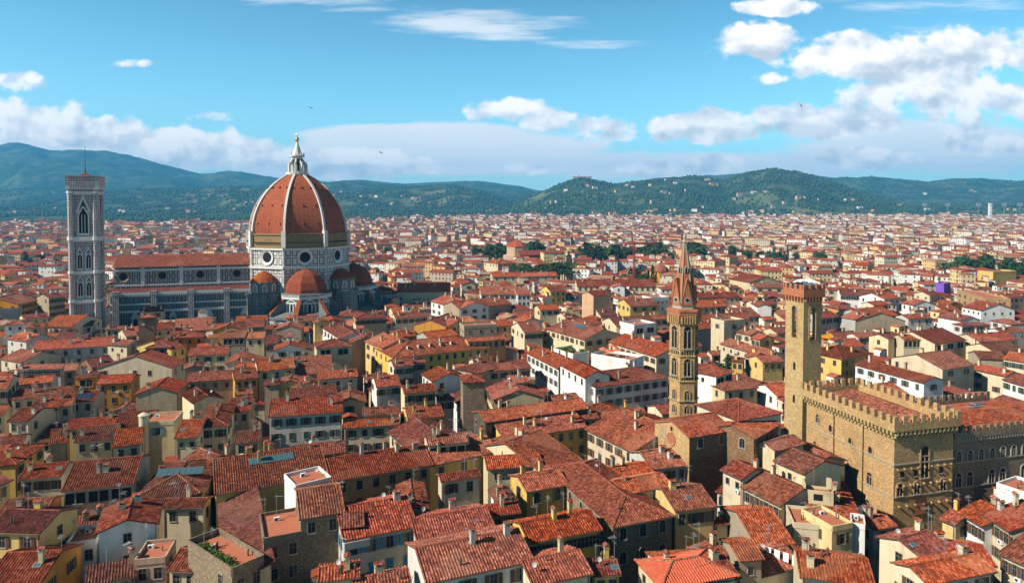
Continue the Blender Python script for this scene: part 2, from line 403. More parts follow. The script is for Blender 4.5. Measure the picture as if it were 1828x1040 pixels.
M['marble_fine'] = marble('striped_marble', (0.36, 0.375, 0.375), (0.022, 0.036, 0.038), 1.55, 3.7, (0.14, 0.58))
M['marble_tower'] = marble('pink_and_green_marble', (0.60, 0.56, 0.54), (0.045, 0.06, 0.058), 1.8, 3.0, (0.25, 0.52), (0.48, 0.30, 0.27))
M['marble_drum'] = marble('drum_marble', (0.62, 0.60, 0.55), (0.05, 0.07, 0.07), 3.6, 5.0, (0.4, 0.85))
M['marble_plain'] = plain('pale_marble', (0.66, 0.645, 0.61), 0.6)
M['band'] = masonry('drum_rubble', (0.27, 0.185, 0.085), (0.36, 0.25, 0.115), (0.18, 0.13, 0.07), 1.0, 0.45, 0.5)
M['rib'] = plain('rib_marble', (0.60, 0.575, 0.52), 0.6)
# ------------------------------------------------------------------ houses
PITCHT = 0.33
def slope(mb, A, B, C_, D_, mat=0, corr=False, th=0.16, under=1):
    """one tiled roof slope, eave A->B, top C_<-D_ (seen from outside, counter-clockwise)"""
    A, B, C_, D_ = (Vector(p) for p in (A, B, C_, D_))
    e = B - A; W = e.length
    if W < 0.05: return
    u = e / W; n = u.cross((D_ + C_) / 2 - A).normalized(); v = n.cross(u)
    uTL, uTR, S = (D_ - A).dot(u), (C_ - A).dot(u), (D_ - A).dot(v)
    P = lambda a, b, h=0.0: A + u * a + v * b + n * h
    if not corr:
        pts = [A, B, C_, D_] if (C_ - D_).length > 0.02 else [A, B, C_]
        mb.face(pts, mat, [((p - A).dot(u), (p - A).dot(v)) for p in pts])
    else:
        def top(a):
            t = S
            if uTL > 0.02 and a < uTL: t = min(t, S * a / uTL)
            if uTR < W - 0.02 and a > uTR: t = min(t, S * (W - a) / (W - uTR))
            if uTL < -0.02 or uTR > W + 0.02: pass
            return max(t, 0.0)
        st = 0.42 / 6
        us = sorted(set([round(i * st, 4) for i in range(int(W / st) + 1)] + [W, max(0, min(W, uTL)), max(0, min(W, uTR))]))
        h = lambda a: 0.105 * max(0.0, math.sin(2 * math.pi * a / 0.42)) ** 0.6
        for a, b in zip(us[:-1], us[1:]):
            if b - a < 1e-4: continue
            ta, tb = top(a), top(b); ha, hb = h(a), h(b)
            if ta < 0.01 and tb < 0.01: continue
            pts = [P(a, 0, ha), P(b, 0, hb)]; uv = [(a, 0), (b, 0)]
            if tb > 0.01: pts.append(P(b, tb, hb)); uv.append((b, tb))
            if ta > 0.01: pts.append(P(a, ta, ha)); uv.append((a, ta))
            if len(pts) >= 3: mb.face(pts, mat, uv)
    o = -n * th
    q = [A + o, B + o, C_ + o, D_ + o] if (C_ - D_).length > 0.02 else [A + o, B + o, C_ + o]
    mb.face(q[::-1], under); mb.face([A + o, B + o, B, A], under)
    if (C_ - D_).length > 0.02:
        mb.face([D_ + o, A + o, A, D_], under); mb.face([B + o, C_ + o, C_, B], under)

def ridge(mb, a, b, mat=0):
    a, b = Vector(a), Vector(b)
    if (b - a).length > 0.3: mb.bar(a + Vector((0, 0, .03)), b + Vector((0, 0, .03)), 0.17, mat, 6)

WPROTO = {}
def window_proto(kind, near):
    key = (kind, near)
    if key in WPROTO: return WPROTO[key]
    w, h = (1.1, 1.75)
    pane, fr = MB(), MB()
    tgt = fr if near else pane
    if kind == 'a':
        pane.arch(0, -h / 2, 1.2, 2.1, -0.03, 0, 8)
        pane.box(-.03, .03, -.07, -.03, -h / 2, 1.0, 1)
        tgt.archring(0, -h / 2, 1.2, 2.1, 0, -0.14, 0.18, 2, 8)
        tgt.box(-.85, .85, -.2, 0, -h / 2 - .16, -h / 2, 2)
    elif kind == 'L':
        w, h = 2.6, 2.0
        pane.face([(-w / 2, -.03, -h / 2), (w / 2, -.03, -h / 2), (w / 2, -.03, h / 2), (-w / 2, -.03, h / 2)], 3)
        for x in (-1.3, 0, 1.3): tgt.box(x - .09, x + .09, -.16, 0, -h / 2, h / 2, 2)
        tgt.box(-1.45, 1.45, -.18, 0, -h / 2 - .22, -h / 2, 2)
    elif kind == 'R':
        w, h = 1.9, 1.7
        pane.face([(-w / 2, -.03, -h / 2), (w / 2, -.03, -h / 2), (w / 2, -.03, h / 2), (-w / 2, -.03, h / 2)], 0)
        for x in (-.95, -.32, .32, .95): tgt.box(x - .05, x + .05, -.1, 0, -h / 2, h / 2, 1)
        for z in (-.85, .2, .85): tgt.box(-1, 1, -.1, 0, z - .05, z + .05, 1)
    else:
        pane.face([(-w / 2, -.03, -h / 2), (w / 2, -.03, -h / 2), (w / 2, -.03, h / 2), (-w / 2, -.03, h / 2)], 0)
        if kind != 's':
            pane.box(-.03, .03, -.06, -.03, -h / 2, h / 2, 1); pane.box(-w / 2, w / 2, -.06, -.03, .22, .27, 1)
        t = .08
        tgt.box(-w / 2 - t, -w / 2, -.09, 0, -h / 2, h / 2 + t, 2); tgt.box(w / 2, w / 2 + t, -.09, 0, -h / 2, h / 2 + t, 2)
        tgt.box(-w / 2, w / 2, -.09, 0, h / 2, h / 2 + t, 2); tgt.box(-w / 2 - .14, w / 2 + .14, -.14, 0, -h / 2 - .14, -h / 2, 2)
    sh = None
    if kind in 'ngyb':
        sh = MB(); m_ = M['sh_' + kind]
        t2 = sh if near else pane
        for sx in ((0,) if near else (-1, 1)):
            cx = sx * (w / 2 + .13 + .3)
            t2.box(cx - .3, cx + .3, -.14, -.09, -h / 2, h / 2, 0 if near else 4)
            if near:
                for i in range(9):
                    z = -h / 2 + .12 + i * (h - .2) / 9
                    t2.box(cx - .24, cx + .24, -.165, -.14, z, z + .07, 0)
    if kind in 'BG':
        sh = MB()
        t2 = sh if near else pane
        t2.box(-w / 2, w / 2, -.1, -.05, -h / 2, h / 2, 0 if near else 4)
        if near:
            for i in range(10):
                z = -h / 2 + .08 + i * (h - .1) / 10
                t2.box(-w / 2 + .06, -.04, -.125, -.1, z, z + .08, 0); t2.box(.04, w / 2 - .06, -.125, -.1, z, z + .08, 0)
    smat = {'n': 'sh_n', 'g': 'sh_g', 'y': 'sh_y', 'b': 'sh_b', 'B': 'sh_B', 'G': 'sh_g'}.get(kind, 'sh_n')
    mats = [M['glass'], M['sash'], M['trim'], M['dark'], M[smat]]
    r = {'pane': pane.mesh('window', mats), 'frame': fr.mesh('frame', mats) if near else None, 'shutter': sh.mesh('shutter', [M[smat]]) if (near and sh) else None, 'w': w}
    WPROTO[key] = r
    return r
def put_window(root, kind, near, loc, rz, sc_=(1, 1, 1)):
    p = window_proto(kind, near)
    o = link('window', p['pane'], root, loc, rz, sc_)
    if near:
        link('frame', p['frame'], o)
        if p['shutter']:
            if kind in 'BG': link('shutter', p['shutter'], o)
            else:
                for s in (-1, 1): link('shutter', p['shutter'], o, (s * (p['w'] / 2 + .43), 0, 0))
    return o

def chimney_mesh(v):
    mb = MB(); w, d, h = ((.42, .32, 1.3), (.55, .42, 1.0), (.32, .32, 1.7))[v]
    mb.box(-w, w, -d, d, -.9, h, 0, 'd'); mb.box(-w - .08, w + .08, -d - .08, d + .08, h, h + .12, 1)
    for sx in (-1, 1): mb.box(sx * w * .8 - .07, sx * w * .8 + .07, -d, d, h + .12, h + .42, 0)
    z = h + .42
    mb.face([(-w - .18, -d - .18, z), (w + .18, -d - .18, z), (w + .18, 0, z + .3), (-w - .18, 0, z + .3)], 2)
    mb.face([(w + .18, d + .18, z), (-w - .18, d + .18, z), (-w - .18, 0, z + .3), (w + .18, 0, z + .3)], 2)
    return mb
CHIM = {}
def chimney(parent, x, y, z, wallk, v, rz=0):
    k = (wallk, v)
    if k not in CHIM: CHIM[k] = chimney_mesh(v).mesh('chimney', [M['wall_' + wallk], M['trim'], M['roof']])
    return link('chimney', CHIM[k], parent, (x, y, z), rz)
def build_small():
    P = {}
    a = MB(); a.bar((0, 0, -.4), (0, 0, 3.2), .035, 0, 4)
    for k in range(6): a.bar((-.15 + k * .22, -.45 + k * .03, 2.9), (-.15 + k * .22, .45 - k * .03, 2.9), .016, 0, 3)
    a.bar((-.25, 0, 2.9), (1.1, 0, 2.9), .022, 0, 3); a.bar((0, -.5, 2.3), (0, .5, 2.3), .02, 0, 3)
    P['antenna'] = a.mesh('antenna', [M['metal']])
    d = MB(); d.bar((0, 0, -.3), (0, 0, .9), .035, 0, 4)
    d.M = Matrix.Translation((0, -.12, 1.0)) @ Matrix.Rotation(R(62), 4, 'X')
    d.lathe([(0.0, -.13), (.2, -.1), (.36, 0.0)], 14, 1, cap=False); d.lathe([(.36, 0.0), (.2, -.085), (0.0, -.115)], 14, 1, cap=False)
    d.bar((0, .3, -.05), (0, .05, .42), .02, 0, 3); d.M = None
    P['dish'] = d.mesh('satellite_dish', [M['metal'], M['dishgrey']])
    s = MB(); s.box(-.55, .55, -.4, .4, 0, .14, 0); s.face([(-.47, -.32, .145), (.47, -.32, .145), (.47, .32, .145), (-.47, .32, .145)], 1)
    P['skylight'] = s.mesh('skylight', [M['metal'], M['skyglass']])
    c = MB(); c.box(-.45, .45, -.18, .18, 0, .62, 0)
    c.M = Matrix.Translation((-.1, -.185, .31)) @ Matrix.Rotation(R(90), 4, 'X'); c.lathe([(.24, 0), (.2, .01), (0.0, .012)], 14, 1); c.M = None
    P['ac'] = c.mesh('air_conditioner', [M['white'], M['iron']])
    m = MB(); m.box(-.5, .5, -.9, .5, -.6, .75, 0)
    m.face([(-.62, -1.05, .7), (.0, -1.05, 1.05), (.0, .8, 1.05), (-.62, .8, .7)], 1); m.face([(.0, -1.05, 1.05), (.62, -1.05, .7), (.62, .8, .7), (.0, .8, 1.05)], 1)
    m.face([(-.36, -.93, -.1), (.36, -.93, -.1), (.36, -.93, .6), (-.36, -.93, .6)], 2)
    v = MB(); v.bar((0, 0, -.3), (0, 0, .75), .11, 0, 8); v.bar((0, 0, .75), (0, 0, .95), .17, 0, 8, .05); P['vent'] = v.mesh('vent_pipe', [M['copper']])
    P['dormer'] = m.mesh('dormer', [M['wall_W'], M['roof'], M['glass']])
    return P
M['copper'] = plain('weathered_copper', (0.13, 0.085, 0.06), 0.6, 0.4)
M['dishgrey'] = plain('dish_enamel', (0.42, 0.40, 0.37), 0.6)
SMALL = build_small()

HOUSES = []        # (cx, cy, rot, L, B, z, label) footprints of everything standing
def footprint(p1, p2, D):
    d = (p2 - p1); d.z = 0; W = d.length; d = d / W; n = Vector((-d.y, d.x, 0))
    return (p1 + p2) / 2 + n * (D / 2), math.atan2(d.y, d.x), W

def make_house(cx, cy, rot, L, B, z, typ, wall, win, label, rows=2, cols=0, flags=(), group='tiled houses of the old town', near=None, r=None, roofm=None, gz=0.0, name='house', cat='house'):
    """canonical house: ridge along local x, front at local -y. typ: g gable, s lean-to falling to the front, h hip, t terrace"""
    r = r or rnd
    dist = math.hypot(cx, cy)
    near = dist < 165 if near is None else near
    corr = dist < 235
    root = thing(name, label, cat, (cx, cy, gz), rot, group)
    oh = 0.55 if typ != 't' else 0.0
    w, d = L / 2 - (0.3 if typ != 't' else 0), B / 2 - (oh if typ != 't' else 0)
    wm = M['wall_' + wall]
    roofm = roofm or ('roof_old' if r.random() < (.45 if cx < -10 else .22) else 'roof')
    wb = MB(); t = PITCHT
    zr = z + t * B / 2 if typ in 'gh' else z + t * B
    def rz(x, y):
        if typ == 'g': return z + t * (B / 2 - abs(y))
        if typ == 's': return z + t * (y + B / 2)
        if typ == 'h': return z + t * max(0, min(B / 2 - abs(y), L / 2 - abs(x)))
        return z
    zw = z + t * oh - 0.16
    if typ in 'ht':
        wb.box(-w, w, -d, d, 0, zw if typ == 'h' else z, 0, 'd')
    elif typ == 'g':
        wb.face([(-w, -d, 0), (w, -d, 0), (w, -d, zw), (-w, -d, zw)]); wb.face([(w, d, 0), (-w, d, 0), (-w, d, zw), (w, d, zw)])
        za = zr - .18
        wb.face([(w, -d, 0), (w, d, 0), (w, d, zw), (w, 0, za), (w, -d, zw)]); wb.face([(-w, d, 0), (-w, -d, 0), (-w, -d, zw), (-w, 0, za), (-w, d, zw)])
    else:
        zb = zr - .2
        wb.face([(-w, -d, 0), (w, -d, 0), (w, -d, zw), (-w, -d, zw)]); wb.face([(w, d, 0), (-w, d, 0), (-w, d, zb), (w, d, zb)])
        wb.face([(w, -d, 0), (w, d, 0), (w, d, zb), (w, -d, zw)]); wb.face([(-w, d, 0), (-w, -d, 0), (-w, -d, zw), (-w, d, zb)])
    if typ == 't':
        wb.face([(-w, -d, z + .004), (w, -d, z + .004), (w, d, z + .004), (-w, d, z + .004)], 1)
        for a in ((-w, w, -d - .1, -d + .12), (-w, w, d - .12, d + .1)): wb.box(a[0], a[1], a[2], a[3], z - .4, z + (.95 if L * B > 60 else .55), 0)
        for a in ((-w - .1, -w + .12), (w - .12, w + .1)): wb.box(a[0], a[1], -d + .12, d - .12, z - .4, z + (.952 if L * B > 60 else .552), 0)
    wo = wb.build('wall', [wm, M['terrace'], M['trim']], root)
    if typ != 't':
        rb = MB(); x0, x1, y0, y1 = -L / 2, L / 2, -B / 2, B / 2
        if typ == 'g':
            slope(rb, (x0, y0, z), (x1, y0, z), (x1, 0, zr), (x0, 0, zr), 0, corr); slope(rb, (x1, y1, z), (x0, y1, z), (x0, 0, zr), (x1, 0, zr), 0, corr)
            ridge(rb, (x0, 0, zr), (x1, 0, zr), 2)
            if dist < 260:
                for xx in (x0 + .08, x1 - .08):
                    for yy in (y0, y1): rb.bar((xx, yy, z + .06), (xx, 0, zr + .06), .11, 2, 5)
        elif typ == 's':
            slope(rb, (x0, y0, z), (x1, y0, z), (x1, y1, zr), (x0, y1, zr), 0, corr)
        else:
            if L >= B: a, b = (x0 + B / 2, 0), (x1 - B / 2, 0)
            else: a, b = (0, y0 + L / 2), (0, y1 - L / 2)
            zr = z + t * min(L, B) / 2
            A3, B3 = (*a, zr), (*b, zr)
            if L >= B:
                slope(rb, (x0, y0, z), (x1, y0, z), B3, A3, 0, corr); slope(rb, (x1, y1, z), (x0, y1, z), A3, B3, 0, corr)
                slope(rb, (x1, y0, z), (x1, y1, z), B3, B3, 0, corr); slope(rb, (x0, y1, z), (x0, y0, z), A3, A3, 0, corr)
            else:
                slope(rb, (x0, y0, z), (x1, y0, z), A3, A3, 0, corr); slope(rb, (x1, y1, z), (x0, y1, z), B3, B3, 0, corr)
                slope(rb, (x1, y0, z), (x1, y1, z), B3, A3, 0, corr); slope(rb, (x0, y1, z), (x0, y0, z), A3, B3, 0, corr)
            ridge(rb, A3, B3, 2)
            for c_, e_ in (((x0, y0, z), A3), ((x1, y0, z), A3 if L < B else B3), ((x1, y1, z), B3), ((x0, y1, z), B3 if L < B else A3)): ridge(rb, c_, e_, 2)
        ro = rb.build('roof', [M[roofm], M['eave'], M['roof']], root)
    else: ro = wo
    # windows on the walls one can look at
    ca, sa = math.cos(rot), math.sin(rot)
    if win != '0':
        for (nx, ny, wd, off) in ((0, -1, 2 * w, d), (1, 0, 2 * d, w), (-1, 0, 2 * d, w), (0, 1, 2 * w, d)):
            wx, wy = nx * ca - ny * sa, nx * sa + ny * ca
            fx, fy = cx + wx * off, cy + wy * off
            f = (-fx * wx - fy * wy) / math.hypot(fx, fy)
            if f < 0.1 or wd < 2.6: continue
            front = (nx, ny) == (0, -1)
            step = 4.0 if win == 'L' else 2.5 if win == 'R' else 3.1
            n = cols if (cols and front) else max(1, int(wd / step * (0.9 if front else .7)))
            kw = win if front or win not in 'LR' else 's'
            for k in range(rows):
                zc = z - (1.75 if typ != 't' else 1.9) - 3.5 * k
                if kw == 'a' and k > 0: zc -= .5
                if zc < 2: break
                for i in range(n):
                    if not (cols and front) and r.random() < (.12 if front else .3): continue
                    q = (i + .5) / n * wd - wd / 2
                    kk = kw
                    if kw == 'b' and k > 0: kk = 'B'
                    if kw in 'ng' and r.random() < .15: kk = 'G' if kw == 'g' else 'p'
                    if kw == 'L' and k > 0: kk = 'n'
                    s_ = min(1.0, wd / n / (2.2 if kw in 'ngyb' else 1.7)) * (0.8 if kk == 's' else 1.0)
                    if kw in 'LR': s_ = min(1.35, wd / n / (2.7 if kw == 'L' else 1.95))
                    rzv = 0 if front else (R(90) if nx == 1 else (R(-90) if nx == -1 else R(180)))
                    loc = (q, -d, zc) if front else ((w, q, zc) if nx == 1 else ((-w, q, zc) if nx == -1 else (q, d, zc)))
                    put_window(root, kk, near, loc, rzv, (s_, 1, 1 if kw != 's' else .7))
    # roof furniture
    if typ != 't' and 'bare' not in flags:
        for k in range((r.random() < .8) + (r.random() < .4) + (L > 15) + (L > 20)):
            x, y = r.uniform(-.42, .42) * L, r.uniform(-.3, .3) * B
            chimney(ro, x, y, rz(x, y), r.choice('cWtc') if wall not in 'WcykpT' else wall, r.randrange(3), r.choice((0, R(90))))
    if dist < 330 and 'bare' not in flags:
        if r.random() < .6:
            x, y = r.uniform(-.4, .4) * L, r.uniform(-.2, .3) * B; link('antenna', SMALL['antenna'], ro, (x, y, rz(x, y)), r.uniform(0, 6), (1, 1, r.uniform(.7, 1.25)))
        if r.random() < (.26 if dist < 170 else .18):
            x, y = r.uniform(-.4, .4) * L, r.uniform(-.3, .2) * B; link('satellite_dish', SMALL['dish'], ro, (x, y, rz(x, y) + .1), -rot + r.uniform(-.5, .5))
        if dist < 210:
            for k in range(r.randrange(0, 4)):
                x, y = r.uniform(-.42, .42) * L, r.uniform(-.4, .3) * B; link('vent_pipe', SMALL['vent'], ro, (x, y, rz(x, y)), r.uniform(0, 6), [r.uniform(.8, 1.4)] * 3)
            for k in range(r.choice((0, 1, 1, 2))):
                x, y = r.uniform(-.45, .45) * L, r.uniform(-.1, .4) * B; link('antenna', SMALL['antenna'], ro, (x, y, rz(x, y)), r.uniform(0, 6), (1, 1, r.uniform(.6, 1.4)))
            if typ != 't':
                mb = MB(); mb.bar((-L / 2, -B / 2 - .07, z - .1), (L / 2, -B / 2 - .07, z - .1), .085, 0, 6)
                mb.build('gutter', [M['copper']], ro)
                if typ != 's':
                    mb = MB(); mb.bar((-L / 2, B / 2 + .07, z - .1), (L / 2, B / 2 + .07, z - .1), .085, 0, 6); mb.build('gutter', [M['copper']], ro)
                mb = MB(); sx = r.choice((-1, 1)); mb.bar((sx * (w - .25), -d - .1, z - .1), (sx * (w - .25), -d - .1, 0), .07, 0, 6); mb.bar((sx * (w - .25), -d - .1, z - .25), (sx * (w - .25), -B / 2, z - .08), .06, 0, 5)
                mb.build('drainpipe', [M['copper']], wo)
        if typ in 'gsh' and r.random() < .16:
            x, y = r.uniform(-.35, .35) * L, -B * r.uniform(.15, .3) * (1 if typ != 's' else .8)
            o = link('skylight', SMALL['skylight'], ro, (x, y, rz(x, y) + .02)); o.rotation_euler = (math.atan(t), 0, 0)
        if typ == 't' or r.random() < .25:
            link('air_conditioner', SMALL['ac'], ro, (r.uniform(-.3, .3) * L, d * .4 if typ == 't' else -d - .25, z + .01 if typ == 't' else z - 3.2))
    for fl in flags:
        if fl.startswith('dorm'):
            for i in range(int(fl[4:])):
                x = (i + .7) / (int(fl[4:]) + .6) * L * .62 - L / 2 + L * .12; y = -B * .25
                link('dormer', SMALL['dormer'], ro, (x, y, rz(x, y) + .1))
        if fl in ('solar', 'bigsky'):
            mb = MB(); sn, cs_ = math.sin(math.atan(t)), math.cos(math.atan(t))
            nx_, ny_ = (4, 2) if fl == 'solar' else (8, 1)
            for i in range(nx_):
                for j in range(ny_):
                    a0, b0 = (i - nx_ / 2) * 1.05, (j - ny_ / 2) * (1.2 if fl == 'solar' else 2.2)
                    hh = 1.14 if fl == 'solar' else 2.1
                    pt = lambda a, b: Vector((a, b * cs_, b * sn))
                    for (zz, mm, e) in ((.0, 1, 0), (.05, 0, .05)):
                        o_ = Vector((0, -sn, cs_)) * zz
                        mb.face([pt(a0 + e, b0 + e) + o_, pt(a0 + 1.0 - e, b0 + e) + o_, pt(a0 + 1.0 - e, b0 + hh - e) + o_, pt(a0 + e, b0 + hh - e) + o_], mm)
            o = mb.build('solar_panel' if fl == 'solar' else 'skylight', [M['solar'] if fl == 'solar' else M['skyglass'], M['metal']], ro)
            y = -B * (.24 if fl == 'solar' else .12)
            o.location = (0 if fl == 'solar' else L * .02, y, rz(0, y) + .16)
        if fl == 'turret':
            mb = MB(); mb.lathe([(1.1, z - 7), (1.1, z + 2.0), (1.3, z + 2.05), (1.3, z + 2.3), (0, z + 3.0)], 16, 0)
            mb.build('turret', [wm], root).location = (-w + .6, -d + .3, 0)
        if fl == 'plants':
            for i in range(9):
                o = link('shrub', SHRUB[i % 2], ro, (-w + 1.0, -d + 1.0 + i * (2 * d - 2) / 9, z + .1), r.uniform(0, 6), [r.uniform(.55, .95)] * 3)
        if fl == 'garden':
            for i in range(10):
                link('shrub', SHRUB[i % 2], ro, (r.uniform(-w + .6, w - .6), r.uniform(-d + .6, d - .6), z + .1), r.uniform(0, 6), [r.uniform(.6, 1.2)] * 3)
        if fl == 'rose':
            mb = MB(); mb.M = Matrix.Translation((-w, 0, 0)) @ Matrix.Rotation(R(-90), 4, 'Z'); zt = zr - .3
            mb.face([(-d - .05, -.06, 0), (d + .05, -.06, 0), (d + .05, -.06, zw - .1), (0, -.06, zt), (-d - .05, -.06, zw - .1)], 0)
            rr = lambda q, yy, n=18: [(q * math.cos(6.2832 * i / n), yy, zw - 2.2 + q * math.sin(6.2832 * i / n)) for i in range(n)]
            A, B_ = rr(1.45, -.25), rr(1.1, -.12)
            for i in range(18): mb.face([A[i], A[(i + 1) % 18], B_[(i + 1) % 18], B_[i]], 1); mb.face([(A[i][0], -.06, A[i][2]), (A[(i + 1) % 18][0], -.06, A[(i + 1) % 18][2]), A[(i + 1) % 18], A[i]], 1)
            mb.face(rr(1.1, -.11), 1)
            for sx in (-1, 1): mb.bar((sx * (d + .05), -.2, zw - .2), (0, -.2, zt), .18, 1, 5)
            mb.box(-.35, .35, -.1, -.06, zt - 2.2, zt - 1.3, 2)
            mb.build('facade', [M['wall_B'], M['redbrick'], M['dark']], root)
        if fl == 'balc':
            mb = MB(); mb.box(-w - .2, -w + 3.6, -d - 1.1, -d, z - 1.2, z - 1.0, 0); mb.box(-w - .2, -w + 3.6, -d - 1.2, -d - 1.08, z - 1.2, z - .1, 0)
            mb.build('balcony', [wm], root)
        if fl == 'altana':
            mb = MB(); mb.box(-2.6, 2.4, -1.9, 1.6, -1.2, 1.5, 0, 'u'); mb.face([(-2.3, -1.7, 1.0), (2.1, -1.7, 1.0), (2.1, 1.4, 1.0), (-2.3, 1.4, 1.0)], 1)
            mb.box(-2.6, 2.4, -1.9, -1.7, 1.5, 1.9, 0); mb.box(-2.6, -2.3, -1.7, 1.6, 1.5, 2.8, 0); mb.box(1.6, 2.4, .6, 1.6, 1.5, 3.3, 0)
            mb.face([(-1.0, -1.91, .1), (.6, -1.91, .1), (.6, -1.91, 1.3), (-1.0, -1.91, 1.3)], 2)
            x, y = -L * .05, -B * .22
            mb.build('roof_terrace', [wm, M['terrace'], M['dark']], ro).location = (x, y, rz(x, y))
    HOUSES.append((cx, cy, rot, L, B, z, label or ''))
    return root

def solve_depth(p1, p2, z, yr, kind):
    """depth of the front slope so that the ridge stands at picture row yr"""
    d = p2 - p1; d.z = 0; d.normalize(); n = Vector((-d.y, d.x, 0)); mid = (p1 + p2) / 2
    lo, hi = 0.6, 16.0
    f = lambda q: proj((mid.x + n.x * q, mid.y + n.y * q, z + PITCHT * q))[1]
    if f(hi) > yr: return hi
    if f(lo) < yr: return lo
    for _ in range(40):
        m_ = (lo + hi) / 2
        if f(m_) > yr: lo = m_
        else: hi = m_
    return lo
